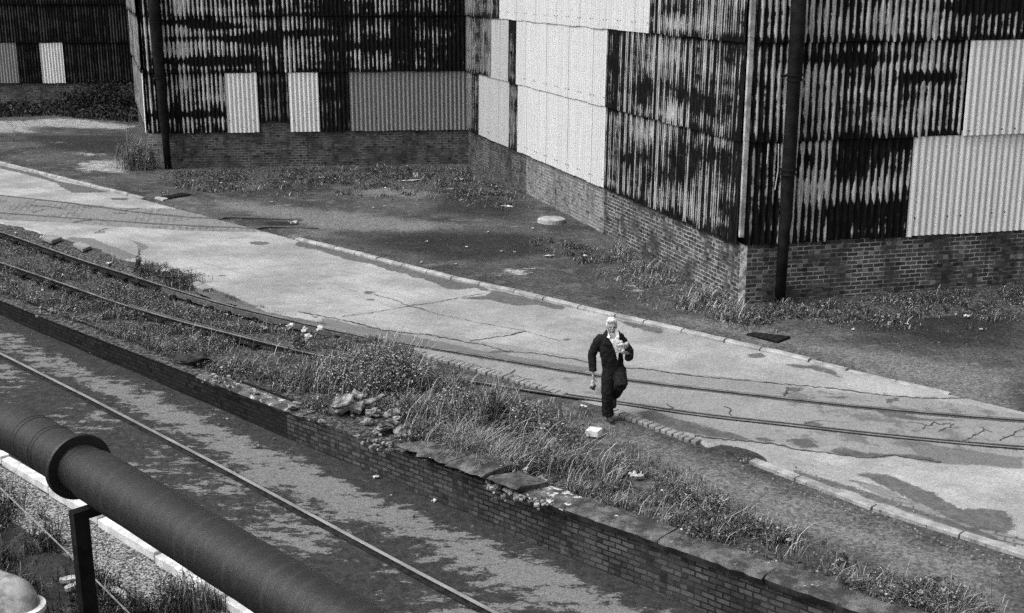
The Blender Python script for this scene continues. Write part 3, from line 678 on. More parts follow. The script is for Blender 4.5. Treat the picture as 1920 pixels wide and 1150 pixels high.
# ------------------------------------------------------------------ rails
def path_between(px_pts, n=.3, zf=None, z0=0.):
    p = np.array([S_(*q) for q in px_pts]); out = []
    ss_ = np.arange(p[0, 0], p[-1, 0], n); tt_ = np.interp(ss_, p[:, 0], p[:, 1])
    k = np.ones(5)/5; tp = np.pad(tt_, 2, mode='edge'); tp[:2] = 2*tt_[0]-tt_[1:3][::-1]; tp[-2:] = 2*tt_[-1]-tt_[-3:-1][::-1]
    tt_ = np.convolve(tp, k, 'valid')
    x, y = xy(ss_, tt_); return ss_, x, y
def extrude(path, prof, mat, name, parent, closed=False):
    """prof: list of (offset, z, material)"""
    n = len(path); V = []; F = []; m = len(prof)
    for i, p in enumerate(path):
        d = path[min(i+1, n-1)][:2]-path[max(i-1, 0)][:2]; d = d/np.linalg.norm(d); nn = np.array([-d[1], d[0]])
        for o, z in prof: V.append((*(p[:2]+nn*o), p[2]+z))
    rng = m if closed else m-1
    for i in range(n-1):
        for k in range(rng): F.append([i*m+k, i*m+(k+1) % m, (i+1)*m+(k+1) % m, (i+1)*m+k])
    if closed: F += [list(range(m)), list(range((n-1)*m, n*m))[::-1]]
    return link(name, npmesh(name, V, F), mat, parent)
RP = [(-.07, -.12), (-.07, -.10), (-.012, -.09), (-.012, -.035), (-.031, -.025), (-.031, 0), (.031, 0), (.031, -.025), (.012, -.035), (.012, -.09), (.07, -.10), (.07, -.12)]
for nm, pts, lab in (('A', RAILA, 'rail nearer the road, raised in weeds at left and sunk in the road at right'), ('B', RAILB, 'rail nearer the wall, raised in weeds at left and sunk in the road at right')):
    ss_, x, y = path_between(pts)
    ht = .012+.035*(1-sstep(SX-3, SX, ss_))
    pth = [np.array([a, b, c]) for a, b, c in zip(x, y, ht)]
    e = empty('railway_rail', pth[0], lab, 'rail', 'rails of the old siding')
    extrude(pth, RP, M['railhead'] if False else M['rail'], 'running_rail', e, True)
    hd = [np.array([p[0], p[1], p[2]+.004]) for p in pth]
    extrude(hd, [(-.028, -.002), (-.020, 0), (.020, 0), (.028, -.002)], M['railhead'], 'worn_top', e)
    # check rail (double line) and flat flangeway strip, groove shade painted into its dirt colour
    sg = 1 if nm == 'B' else -1   # side of the gauge
    i0 = np.searchsorted(ss_, S_(300, 538)[0] if nm == 'A' else S_(232, 574)[0])
    ck = [np.array([p[0], p[1], p[2]-.004]) for p in pth[i0:]]
    extrude(ck, [(sg*.09, -.12), (sg*.09, 0), (sg*.125, 0), (sg*.125, -.12)] if sg > 0 else [(-.125, -.12), (-.125, 0), (-.09, 0), (-.09, -.12)], M['check'], 'check_rail', e)
    i1 = np.searchsorted(ss_, SX-1.0)
    gv = [np.array([p[0], p[1], .009]) for p in pth[i1:]]
    extrude(gv, [(sg*.036, 0), (sg*.09, 0)] if sg > 0 else [(-.09, 0), (-.036, 0)], M['groove'], 'flangeway', e)
    extrude(gv, [(.037, -.001), (.06, -.001)] if sg < 0 else [(-.06, -.001), (-.037, -.001)], M['groove'], 'dirt_edge', e)
    for s in np.arange(ss_[0]+1, SX-.8, .78):
        k = int(np.searchsorted(ss_, s)); p = pth[k]; dd = pth[k+1][:2]-p[:2]; dd /= np.linalg.norm(dd); n2 = np.array([-dd[1], dd[0]])
        c = MB(); c.box((p[0], p[1], -.075), (*dd*.07, 0), (*n2*.16, 0), (0, 0, .045)); c.build('rail_chair', M['iron'], e)
# old yard rails at the left, flush
def flat_rail(pts, label):
    w = [P(*p) for p in pts]; out = []
    for a, b in zip(w[:-1], w[1:]):
        for q in np.linspace(0, 1, 12, endpoint=False): out.append(a+(b-a)*q)
    out.append(w[-1]); out = [np.array([p[0], p[1], zup(p[0], p[1])+.016+(.035 if st(p[0], p[1])[1]-tkerb(st(p[0], p[1])[0]) > .1 else 0)]) for p in out]
    e = empty('tram_rail', out[0], label, 'rail', 'flush rails crossing the setts')
    extrude(out, [(-.04, -.01), (-.035, 0), (.035, 0), (.04, -.01)], M['check'], 'rail_head', e)
    extrude(out, [(.045, -.006), (.085, -.006)], M['crack'], 'flangeway', e)
flat_rail([(-200, 382), (0, 400), (150, 411), (300, 421), (399, 426), (500, 430), (596, 433)], 'flush rail through the setts nearer the camera, ending in the yard')
flat_rail([(-200, 350), (0, 367), (136, 382), (240, 397), (350, 408), (460, 413), (565, 416)], 'flush rail through the setts farther from the camera, ending in the yard')
quadslab('pit_hole', [(498, 420), (540, 419), (548, 426), (505, 428)], .03, .062, M['groove'], 'black opening between the flush rails in the yard', 'pit')

# ------------------------------------------------------------------ kerbs and setts
kp = _k; s = S_(-170, 264)[0]; se = S_(1735, 730)[0]; gap0, gap1 = S_(262, 373)[0], S_(557, 450)[0]; i = 0
kmesh = []
while s < se:
    L = random.uniform(.75, 1.15); i += 1
    if s+L > gap0 and s < gap1: s = gap1+.01 if s+.3 > gap0 else s; 
    if s > gap0-.3 and s < gap1: s = gap1
    hz = .075*(1-.8*float(sstep(S_(1415, 655)[0], S_(1560, 688)[0], s)))+random.uniform(-.008, .008)
    w = .065
    a = np.array(xy(s+.015, float(tkerb(s)))); b_ = np.array(xy(s+L-.015, float(tkerb(s+L)))); d = (b_-a); Ln = np.linalg.norm(d); d /= Ln; n2 = np.array([-d[1], d[0]])
    if (n2@N) < 0: n2 = -n2
    mb = MB(); m_ = 6; V = []; F = []
    for q in range(m_+1):
        p = a+(b_-a)*q/m_; jx = .015*mnoise.noise(Vector((s+q*.4, 0, 0))); jz = .012*mnoise.noise(Vector((s+q*.5, 4, 0)))
        for (o, z) in ((-w+jx, -.1), (-w+jx, hz-.03+jz), (-w+.03+jx, hz+jz), (w, hz+.005+jz), (w, -.1)): V.append((*(p+n2*o), z))
    F = [list(f)[::-1] for f in grid_faces(m_+1, 5)]+[list(range(5)), list(range(m_*5, m_*5+5))[::-1]]
    o = link('kerb_stone', npmesh('kerb_stone', V, F), M['stone']); o.data.materials[0] = M['stone']
    tag(o, 'weathered granite kerb stone in the long row between road and yard', 'kerb stone', 'kerb stones along the far side of the road')
    s += L
def stones_line(pts, lens, w, hz, mat, name, label, cat, group, gap=.01, jit=.0):
    q = np.array([S_(*p) for p in pts]); s = q[0, 0]; i = 0; out = []
    while s < q[-1, 0]:
        L = lens[i % len(lens)]*(1+random.uniform(-jit, jit)); a = np.array(xy(s+gap, float(np.interp(s, q[:, 0], q[:, 1])))); b_ = np.array(xy(s+L-gap, float(np.interp(s+L, q[:, 0], q[:, 1]))))
        d = b_-a; Ln = np.linalg.norm(d); d /= Ln; n2 = np.array([-d[1], d[0]]); c = (a+b_)/2+n2*random.uniform(-1, 1)*jit*.06
        mb = MB(); mb.box((*c, hz-.06+random.uniform(-.004, .004)), (*d*Ln/2, 0), (*n2*w/2, 0), (0, 0, .06)); o = mb.build(name, mat, None, False, min(.02, gap*1.2)); tag(o, label, cat, group); out.append(o)
        s += L; i += 1
    return out
stones_line([(1134, 765), (1200, 789), (1262, 812), (1300, 826)], [.135], .17, .03, M['sett'], 'sett', 'granite sett in the single row beside the man and his foot', 'sett', 'setts in the row at the road edge', .012, .2)
stones_line([(785, 660), (850, 680), (955, 708), (1048, 737)], [.15], .18, .026, M['sett'], 'sett', 'sunken granite sett in the row between the two rails', 'sett', 'setts in the row between the rails', .012, .25)
stones_line([(1410, 864), (1650, 955), (1920, 1040), (2150, 1112)], [.86, 1.3, 1.25, 1.35], .16, .03, M['palekerb'], 'kerb_stone', 'long flat pale kerb stone along the near edge of the road', 'kerb stone', 'pale kerb stones along the near road edge', .01)
stones_line([(1232, 809), (1300, 820), (1322, 833)], [.6], .12, .02, M['palekerb'], 'kerb_stone', 'worn pale kerb stone at the end of the row of setts', 'kerb stone', None, .01) if False else None

# lower rail strip and white kerb
def zpath(pts, h, n=30):
    w = [PL(*p, h) for p in pts]; a, b = w[0], w[-1]; return [a+(b-a)*q/n for q in range(n+1)]
lp = zpath([(-250, 540), (930, 1150)], .05); d = lp[-1]-lp[0]; lp = lp+[lp[-1]+d*.02*k for k in range(1, 25)]
for p in lp: p[2] = zlow(p[0], p[1])+.055
e = empty('crane_rail', lp[0], 'single straight worn rail along the sunken roadway', 'rail')
extrude(lp, [(-.09, -.05), (-.085, -.035), (-.032, -.03), (-.032, 0), (.032, 0), (.032, -.03), (.085, -.035), (.09, -.05)], M['rail'], 'rail_body', e)
extrude([p+np.array([0, 0, .003]) for p in lp], [(-.033, -.002), (-.028, 0), (.028, 0), (.033, -.002)], plain('polished rail top', .26, .17, 2, .5), 'worn_top', e)
wk = [PL(x, y, .12) for x, y in ((-240, 700), (0, 851), (240, 1001), (480, 1153))]; a, b_ = wk[1], wk[3]; u = (b_-a)/np.linalg.norm(b_-a); q = a-u*6.0
i = 0
while i < 11:
    L = [1.55, 1.6, 1.5][i % 3]; p0 = q; p1 = q+u*(L-.015); c = (p0+p1)/2; zb = float(zlow(c[0], c[1])); n2 = np.array([-u[1], u[0], 0])
    mb = MB(); mb.box((c[0], c[1], zb+.06+.004*(i % 2)), np.array([u[0], u[1], 0])*(L-.015)/2, n2*.075, (0, 0, .07))
    tag(mb.build('kerb_stone', M['whitekerb'], None, False, .012), 'white painted concrete kerb block under the big dark pipe', 'kerb block', 'white kerb blocks under the big pipe'); q = q+u*L; i += 1

# ------------------------------------------------------------------ buildings
class Wall:
    def __init__(s, p0, p1, side):
        s.p0 = np.array(p0[:2], float); d = np.array(p1[:2], float)-s.p0; s.L = np.linalg.norm(d); s.d = d/s.L
        s.n = np.array([s.d[1], -s.d[0]])*side
    def W(s, px, py):
        r = ray(px, py); t = (s.p0@s.n)/(r[0]*s.n[0]+r[1]*s.n[1]); p = np.array([0, 0, CAMH])+r*t
        return float((p[:2]-s.p0)@s.d), float(p[2])
    def pt(s, u, z, off=0): p = s.p0+s.d*u+s.n*off; return (p[0], p[1], z)
BZ = [1.41, 3.71, 5.84, 8.02, 10.2]
C1 = P(1390, 460, 1.41)[:2]; C2 = P(878, 243, 1.41)[:2]; C3 = P(279, 250, 1.41)[:2]
az = math.radians(75.6); CR = C1+np.array([math.sin(az), math.cos(az)])*14
a3 = math.radians(-18.6); C4 = C3+np.array([math.sin(a3), math.cos(a3)])*14
WG = Wall(C1, C2, -1); WR = Wall(C1, CR, 1); WB = Wall(C2, C3, -1); WL = Wall(C3, C4, -1)
for w, tgt in ((WG, (-1, 0)), (WR, (0, -1)), (WB, (0, -1)), (WL, (-1, 0))):
    if w.n@np.array(tgt) < 0: w.n = -w.n
shed = empty('factory_shed', (*C1, 0), 'large corrugated shed with patched flaking walls on a low brick base', 'building')
back = C4+np.array([60, 22])
foot = [C4, C3, C2, C1, CR, CR+np.array([10, 60]), np.array([C4[0]+20, C4[1]+60])]
def inset(poly, d):
    out = []; n = len(poly)
    for i in range(n):
        a, b, c = np.array(poly[i-1]), np.array(poly[i]), np.array(poly[(i+1) % n])
        e1 = (b-a)/np.linalg.norm(b-a); e2 = (c-b)/np.linalg.norm(c-b); n1 = np.array([-e1[1], e1[0]]); n2 = np.array([-e2[1], e2[0]])
        k = 1+n1@n2; out.append(b+(n1+n2)/max(k, .3)*d)
    return out
ar = sum(foot[i][0]*foot[(i+1) % len(foot)][1]-foot[(i+1) % len(foot)][0]*foot[i][1] for i in range(len(foot)))
inn = inset(foot, .12*(1 if ar > 0 else -1))
mb = MB(); mb.prism(inn, -.2, 10.1); mb.build('inner_frame', M['dark'], shed)
mb = MB(); mb.prism(inset(foot, -.35*(1 if ar > 0 else -1)), 10.2, 10.4); mb.build('roof', M['iron'], shed)
def brick_wall(w, u0, u1, z1, mat, name='brick_base', parent=None, z0=-.15, off=0., th=.2):
    nu = max(2, int((u1-u0)/.5)); V = []; uvs = []; F = []
    us = np.linspace(u0, u1, nu); zs = np.linspace(z0, z1, 5)
    for u in us:
        for z in zs: V.append(w.pt(u, z, off)); uvs.append((u, z))
    F = grid_faces(nu, 5); b = len(V)
    for u in us:
        for q in (0, 1): V.append(w.pt(u, z1, off-th*q)); uvs.append((u, z1+q*th))
    F2 = grid_faces(nu, 2)+b
    for u in (u0, u1):
        b = len(V)
        for z in (z0, z1):
            for q in (0, 1): V.append(w.pt(u, z, off-th*q)); uvs.append((u+q*th, z))
        F2 = np.concatenate([F2, np.array([[b, b+1, b+3, b+2]])])
    return link(name, npmesh(name, V, np.concatenate([F, F2]), None, uvs), mat, parent or shed)
def blobf(w, blobs):
    bl = [(w.W(px, py), rx, rz, a) for px, py, rx, rz, a in blobs]
    def f(U, Z):
        o = np.zeros_like(U)
        for (u, z), rx, rz, a in bl: o += a*np.exp(-((U-u)/rx)**2-((Z-z)/rz)**2)
        return o
    return f
def sheet(w, u0, u1, z0, z1, mat, name, off=.0, amp=.024, pitch=PITCH, bf=None, label=None, bolts=None, parent=None, lap=.1, ph=0.):
    if u1 < u0: u0, u1 = u1, u0
    us = np.arange(u0, u1+1e-6, pitch/8); zs = np.linspace(z0, z1+lap, max(3, int((z1-z0)/.09)))
    U, Z = np.meshgrid(us, zs, indexing='ij')
    sh = off+amp*np.cos(2*math.pi*U/pitch+ph)+.012*np.sin(Z*2.1+U*1.3)*0-.03*(Z-z0)/(z1+lap-z0)
    zj = np.where(Z == Z.min(), .012*np.sin(np.floor(U/1.05)*3.7), 0)
    Xw = w.p0[0]+w.d[0]*U+w.n[0]*(sh+.07); Yw = w.p0[1]+w.d[1]*U+w.n[1]*(sh+.07)
    V = np.stack([Xw, Yw, Z+zj], -1).reshape(-1, 3); uv = np.stack([U.ravel(), Z.ravel()], 1)
    B = bf(U, Z) if bf else np.zeros_like(U)
    # tarry band at the foot and head of each row, and a tone per sheet
    B = B-.28*np.exp(-((Z-z0)/.13)**2)-.22*np.exp(-((Z-z1)/.10)**2)
    rnd = np.random.RandomState(int(abs(z0*100))+3); tone = rnd.uniform(-.11, .11, 200); B = B+tone[(np.floor(U/1.02).astype(int)) % 200]
    F = grid_faces(len(us), len(zs)); mats = [mat]; fm = [0]*len(F)
    V = list(map(tuple, V)); uvl = list(map(tuple, uv)); Bl = list(B.ravel()); F = [list(f) for f in F]
    if bolts:
        mats.append(M['iron'])
        for (u, z) in bolts:
            b = len(V); r = .022
            for q in range(6): V.append(w.pt(u+r*math.cos(q*math.pi/3), z+r*math.sin(q*math.pi/3), .07+off+amp+.004))
            V.append(w.pt(u, z, .07+off+amp+.02)); uvl += [(u, z)]*7; Bl += [0]*7
            for q in range(6): F.append([b+q, b+(q+1) % 6, b+6]); fm.append(1)
    me = npmesh(name, V, F, {'bias': Bl}, uvl, fm)
    o = link(name, me, mats, parent or shed, True)
    if label: o['label'] = label
    return o
# --- gable wall (u from the near corner C1 to the inner corner C2)
def gu(px, row): return WG.W(px, [400, 200, 60, 20][row])[0]
gb = blobf(WG, [(1230, 160, 1.6, .5, -0.27), (1300, 190, 1.2, .35, -0.34), (1205, 170, .9, .3, -0.26), (1250, 110, 1.2, .7, 0.27), (1160, 150, .5, 1.5, -0.17), (1170, 230, 1.0, .6, 0.17), (1210, 240, .7, .7, 0.31), (1200, 300, 2.4, .4, -0.20), (1290, 330, 1.6, .5, 0.03), (1330, 300, 1.2, .6, -0.31), (1270, 215, .8, .5, 0.48), (1350, 250, .8, .4, 0.20), (1370, 130, .6, 1., -0.20), (1340, 40, .5, 1.0, 0.34), (1270, 40, .9, .2, 0.51), (1270, 20, 1.2, .2, -0.34), (1360, 400, 1.5, .4, -0.09), (1290, 380, .8, .3, 0.34), (1240, 370, .5, .3, 0.26)])
Lg = WG.L
brick_wall(WG, 0, gu(1133, 0), 1.45, M['brick_mid']); brick_wall(WG, gu(1133, 0), WG.W(987, 340)[0], 1.45, M['brick_light'], off=.002)['label'] = 'paler rebuilt brick panel'; brick_wall(WG, WG.W(987, 340)[0], Lg, 1.45, M['brick'])
u_a = WG.W(1138, 300)[0]; u_b = WG.W(974, 200)[0]; u_c = WG.W(958, 200)[0]; u_d = WG.W(901, 200)[0]
rowz = lambda r: (BZ[r], BZ[r+1])
RN = 'flaking_sheet_row'
def seam_bolts(u0, u1, z, n): 
    out = []
    for k in range(n+1):
        u = u0+(u1-u0)*k/n
        for d_ in (-.12, .12):
            if u0 < u+d_ < u1 or u1 < u+d_ < u0: out.append((u+d_, z))
    return out
def pale_run(w, u0, u1, r, mat, label, n, name='pale_sheet', bz=.25, **k):
    z0, z1 = rowz(r); w_ = (u1-u0)/n
    for i in range(n):
        a, b = u0+w_*i, u0+w_*(i+1); a2, b2 = min(a, b)-.01, max(a, b)+.01
        bo = [(a2+.12, z0+bz), (b2-.12, z0+bz)]
        sheet(w, a2, b2, z0, z1, mat, name, off=.012+.007*(i % 2), bolts=bo, **k)['label'] = label
    
sheet(WG, .08, u_a, *rowz(0), M['rust_gable'], RN, 0, .014, .084, gb)
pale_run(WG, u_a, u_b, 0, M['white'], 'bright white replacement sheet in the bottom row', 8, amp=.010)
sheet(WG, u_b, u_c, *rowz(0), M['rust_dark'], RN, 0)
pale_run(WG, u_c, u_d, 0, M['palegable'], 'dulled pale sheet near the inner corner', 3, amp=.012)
sheet(WG, u_d, WG.W(888, 200)[0], *rowz(0), M['rust_dark'], RN, 0); sheet(WG, WG.W(888, 200)[0], Lg-.03, *rowz(0), M['mottled'], RN, 0)
u_a1 = WG.W(1142, 120)[0]; u_b1 = WG.W(972, 100)[0]; u_c1 = WG.W(957, 90)[0]; u_d1 = WG.W(925, 90)[0]
sheet(WG, .08, u_a1, *rowz(1), M['rust_gable'], RN, .02, .014, .084, gb)
pale_run(WG, u_a1, u_b1, 1, M['white'], 'bright white replacement sheet in the middle row', 8, amp=.010)
sheet(WG, u_b1, u_c1, *rowz(1), M['rust_dark'], RN, .02)
pale_run(WG, u_c1, u_d1, 1, M['palegable'], 'dulled pale sheet near the inner corner', 2, amp=.012)
sheet(WG, u_d1, Lg-.03, *rowz(1), M['mottled'], RN, .02)
u_a2 = WG.W(1225, 20)[0]; u_b2 = WG.W(940, 20)[0]; u_c2 = WG.W(928, 20)[0]
sheet(WG, .08, WG.W(1325, 20)[0], *rowz(2), M['rust_gable'], RN, .04, .014, .084, gb); sheet(WG, WG.W(1325, 20)[0], u_a2, *rowz(2), M['rust_gable'], RN, .045, .014, .084, gb)
pale_run(WG, u_a2, u_b2, 2, M['white'], 'bright white replacement sheet in the top row', 13, amp=.010)
sheet(WG, u_b2, u_c2, *rowz(2), M['rust_dark'], RN, .04); sheet(WG, u_c2, Lg-.03, *rowz(2), M['mottled'], RN, .04)
sheet(WG, .08, Lg-.03, *rowz(3), M['rust'], RN, .06)
# --- right wall
rb = blobf(WR, [(1440, 200, .5, 3., .12), (1450, 380, .4, .5, -.2), (1560, 330, 1., .18, -.2), (1620, 300, .8, .4, -.2), (1590, 410, 1.4, .3, -.4), (1640, 390, 1.2, .12, -0.48), (1610, 350, .9, .25, .2), (1660, 340, .6, .4, .2), (1530, 340, .6, .3, .12), (1560, 180, 1.4, .8, .1), (1600, 110, 1.5, .12, -0.48), (1740, 145, .7, .12, -0.80), (1760, 100, .7, .5, .15), (1560, 50, 2., .8, .08), (1750, 30, 1.2, .5, .18), (1830, 12, 1.2, .14, -0.80), (1520, 300, .3, .2, -.2), (1680, 270, 1.3, .12, -0.48)])
brick_wall(WR, 0, 14, 1.45, M['brick_mid'])
mb = MB(); mb.box(WR.pt(.075, .68, .0), (*WR.d*.08, 0), (*WR.n*.004, 0), (0, 0, .74)); mb.build('whitewashed_corner', plain('flaking whitewash', .75, .2, 9, .9, .3), shed)
ur0 = WR.W(1699, 400)[0]; ur1 = WR.W(1801, 240)[0]
sheet(WR, .03, ur0, *rowz(0), M['rust'], RN, 0, bf=rb); sheet(WR, .03, ur1, *rowz(1), M['rust'], RN, .02, bf=rb)
sheet(WR, .03, 14, *rowz(2), M['rust'], RN, .04, bf=rb); sheet(WR, .03, 14, *rowz(3), M['rust'], RN, .06)
for r, ub, bl in ((0, ur0, [(1710, 408), (1771, 404), (1795, 403), (1854, 398), (1878, 396)]), (1, ur1, [(1810, 244), (1871, 241), (1895, 240)])):
    b2 = [WR.W(*q) for q in bl]
    u = ub; first = True
    while u < 14:
        sheet(WR, u, min(u+1.11, 14), *rowz(r), M['pale'], 'pale_sheet', .02+.03*r+(0 if first else .008), bolts=[q for q in b2 if u < q[0] < u+1.08])['label'] = 'clean light grey sheet in the %s row' % ('bottom' if r == 0 else 'middle'); u += 1.092; first = not first
# corner flashing
mb = MB()
fl = [C1+WG.n*.13+WG.d*.02, C1+WG.n*.13+WR.n*.13*1.1, C1+WR.n*.13+WR.d*.13, C1+WR.n*.06+WR.d*.16, C1+WR.n*.0, C1+WG.n*.0]
for z0, z1, o_ in ((1.6, 3.8, 0), (3.75, 6, .006), (5.95, 10.2, .012)):
    pts = [C1+(WR.n+WG.n)*(.065+o_)+WR.d*a+WG.d*b for a, b in ((-.02, .03), (-.05, -.03), (.10, -.03), (.16, -.01), (.16, .03))]
    pts = [C1+WG.n*(.09+o_)+WG.d*.0, C1+WG.n*(.09+o_)+WR.n*(.08+o_), C1+WR.n*(.08+o_)+WR.d*.02, C1+WR.n*.02+WR.d*.02, C1+WG.n*.02+WG.d*.02]
    mb.prism(pts, z0, z1)
mb.build('corner_flashing', plain('pale flashing', .5, .2, 3, .7, .3, 60), shed, False, .01)
# --- back wall (u from C2 leftwards to C3)
def bu(px, py=240): return WB.W(px, py)[0]
bb = blobf(WB, [(400, 100, 2.5, 1.4, .14), (380, 40, 2., .5, .16), (345, 60, 1.2, .9, .16), (350, 42, 1.4, .12, -0.80), (415, 50, 1.0, .10, -0.96), (395, 115, 1.6, .14, -0.96), (345, 73, .8, .1, -0.64), (470, 72, 1.4, .10, -0.80), (540, 62, 1.4, .10, -0.64), (560, 40, 1.8, .5, .02), (480, 40, 1.8, .6, .10), (620, 50, 1., 2, -.12), (740, 60, 3, .6, -.04), (700, 85, 2., .15, -0.48), (800, 90, 2, 2, -.04), (380, 180, 2., 1., .08), (360, 215, 1.5, .1, -0.80), (640, 200, 1, 2, -.12), (850, 60, 1, 3, -.12), (510, 180, 1.2, .5, -.05)])
brick_wall(WB, 0, WB.L, 1.45, M['brick'])
mb = MB(); p = WB.pt(WB.L-.27, .62, .045)
brick_wall(WB, WB.L-.62, WB.L+.05, 1.40, M['brick_light'], 'brick_pier', off=.06, th=.3)
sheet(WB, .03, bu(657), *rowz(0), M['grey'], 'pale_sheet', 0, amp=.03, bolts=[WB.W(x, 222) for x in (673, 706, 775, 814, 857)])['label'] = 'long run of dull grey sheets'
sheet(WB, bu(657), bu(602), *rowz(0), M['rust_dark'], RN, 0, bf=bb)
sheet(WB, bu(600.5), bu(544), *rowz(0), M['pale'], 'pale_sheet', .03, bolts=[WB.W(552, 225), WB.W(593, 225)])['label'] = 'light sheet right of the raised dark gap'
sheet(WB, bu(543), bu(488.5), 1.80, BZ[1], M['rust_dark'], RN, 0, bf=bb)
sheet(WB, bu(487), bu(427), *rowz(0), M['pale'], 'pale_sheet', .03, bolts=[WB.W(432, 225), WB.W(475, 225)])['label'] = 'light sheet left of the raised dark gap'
brick_wall(WB, bu(543), bu(488), 1.80, M['brick'], 'brick_infill', z0=1.45, off=-.01)
sheet(WB, bu(426), WB.L-.02, *rowz(0), M['rust'], RN, 0, bf=bb)
for r in (1, 2): sheet(WB, .03, WB.L-.02, *rowz(r), M['rust'], RN, .03*r, bf=lambda U, Z: bb(U, Z)-.10*sstep(WB.W(560, 60)[0], WB.W(640, 60)[0], U)-.02)
sheet(WB, .03, WB.L-.02, *rowz(3), M['rust_dark'], RN, .08)
# --- left return
brick_wall(WL, 0, 14, 1.45, M['brick'])
sheet(WL, .5, 14, *rowz(0), M['rust_left'], RN, 0); sheet(WL, .03, .5, *rowz(0), M['pale'], 'pale_sheet', .02)['label'] = 'narrow light sheet on the left corner'
for r in (1, 2, 3): sheet(WL, .03, 14, *rowz(r), M['rust_left'], RN, .03*r)
# --- drainpipes
def wire(mb, pts, r, m=0): mb.tube(pts, r, 6, m)
def drain(w, pts, label, joints, y_off=.32):
    """pts: (px, py, radius) read along the pipe, on a plane y_off proud of the wall"""
    ww = Wall(w.p0+w.n*y_off, w.p0+w.n*y_off+w.d, 1); ww.n = w.n
    path = []; rad = []
    for px, py, r in pts:
        u, z = ww.W(px, py); path.append(ww.pt(u, z)); rad.append(r)
    path[-1] = (path[-1][0], path[-1][1], -.1)
    pb = MB(); P2 = [path[0]]; R2 = [rad[0]]
    P2[0] = (path[0][0], path[0][1], 10.0)
    for a, b, ra, rb_ in zip(path[:-1], path[1:], rad[:-1], rad[1:]):
        P2.append(b); R2.append(rb_)
    pb.tube(P2, R2, 18); o = pb.build('drainpipe', M['iron'], shed, True)
    if label: o['label'] = label
    for px, py, r in joints:
        u, z = ww.W(px, py); c = np.array(ww.pt(u, z)); kb = MB()
        kb.tube([c+[0, 0, -.10], c+[0, 0, -.06], c+[0, 0, -.055], c+[0, 0, .0], c+[0, 0, .005], c+[0, 0, .05]], [r+.025, r+.025, r+.005, r+.005, r+.03, r+.03], 18)
        kb.box(c-np.array([*w.n, 0])*.16+np.array([*w.d, 0])*0, np.array([*w.d, 0])*(r+.09), np.array([*w.n, 0])*.02, (0, 0, .025))
        kb.box(c-np.array([*w.n, 0])*.19, np.array([*w.d, 0])*.03, np.array([*w.n, 0])*.12, (0, 0, .025))
        kb.build('pipe_bracket', M['iron'], o)
drain(WR, [(1497, -60, .165), (1495, 60, .165), (1490, 142, .16), (1489, 146, .145), (1479, 318, .15), (1478, 322, .145), (1474, 405, .14), (1470, 440, .125), (1461, 584, .118)], 'thick black downpipe beside the near corner', [(1490, 143, .15), (1478, 320, .15)])
drain(WB, [(284, -80, .2), (290, 40, .2), (299, 135, .19), (301, 150, .17), (306, 225, .16), (309, 245, .14), (316, 322, .13)], 'slimmer black downpipe beside the far left corner', [(291, 38, .19), (299, 142, .18)], .36)
def conduit(pts):
    ww = Wall(WR.p0+WR.n*.2, WR.p0+WR.n*.2+WR.d, 1); ww.n = WR.n
    m2 = MB(); m2.tube([ww.pt(*ww.W(*q)) for q in pts], .012, 6); m2.build('conduit', plain('bright thin conduit', .5, .4) if 'bright thin conduit' not in bpy.data.materials else bpy.data.materials['bright thin conduit'], shed)
conduit([(1460, 270), (1459, 318), (1453, 356)]); conduit([(1441, 270), (1438, 307)])

# far building
FY = 70.7
WF = Wall((-22.0+6, FY), (-60, FY), 1); WF.n = np.array([0, -1.])
far = empty('rear_shed', (-40, FY, 0), 'dark corrugated shed far behind at upper left with two pale sheets', 'building')
mb = MB(); mb.prism([(-60, FY+.12), (-16, FY+.12), (-16, FY+20), (-60, FY+20)], -.2, 10.1); mb.build('inner_frame', M['dark'], far)
mb = MB(); mb.prism([(-60.4, FY-.3), (-15.6, FY-.3), (-15.6, FY+20.4), (-60.4, FY+20.4)], 10.2, 10.4); mb.build('roof', M['iron'], far)
brick_wall(WF, 0, WF.L, 1.45, M['brick'], 'brick_base', far)
f1, f2, f3, f4 = WF.W(121, 120)[0], WF.W(78, 120)[0], WF.W(34, 120)[0], WF.W(-20, 120)[0]
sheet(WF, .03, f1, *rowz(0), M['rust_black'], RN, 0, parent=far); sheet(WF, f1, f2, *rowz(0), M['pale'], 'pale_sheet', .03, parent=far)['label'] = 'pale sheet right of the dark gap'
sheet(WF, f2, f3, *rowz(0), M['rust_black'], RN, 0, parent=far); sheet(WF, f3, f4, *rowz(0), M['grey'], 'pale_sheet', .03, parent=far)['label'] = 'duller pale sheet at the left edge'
sheet(WF, f4, WF.L, *rowz(0), M['rust_black'], RN, 0, parent=far)
for r in (1, 2, 3): sheet(WF, .03, WF.L, *rowz(r), M['rust_black'], RN, .03*r, parent=far)

# ------------------------------------------------------------------ big pipe
def pipe_mesh(name, path, rad, mat, parent, seg=40):
    path = [np.array(p, float) for p in path]; V = []; UV = []; L = 0; n = len(path)
    for i, p in enumerate(path):
        t = path[min(i+1, n-1)]-path[max(i-1, 0)]
        if np.linalg.norm(t) < 1e-6: t = path[-1]-path[0]
        t /= np.linalg.norm(t); a = np.cross(t, [0, 0, 1.]); a /= np.linalg.norm(a); b = np.cross(a, t)
        if i: L += np.linalg.norm(p-path[i-1])
        for k in range(seg+1):
            q = 2*math.pi*k/seg-math.pi/2; V.append(p+(a*math.cos(q)+b*math.sin(q))*rad[i]); UV.append((L, k/seg))
    F = grid_faces(n, seg+1)
    o = link(name, npmesh(name, V, F, None, UV), mat, parent, True)
    m = o.modifiers.new('e', 'EDGE_SPLIT'); m.split_angle = math.radians(40)
    return o
PZ = 2.6; PR = .25
pa = P(60, 821, PZ); pb = P(480, 1077, PZ); pu = (pb-pa)/np.linalg.norm(pb-pa)
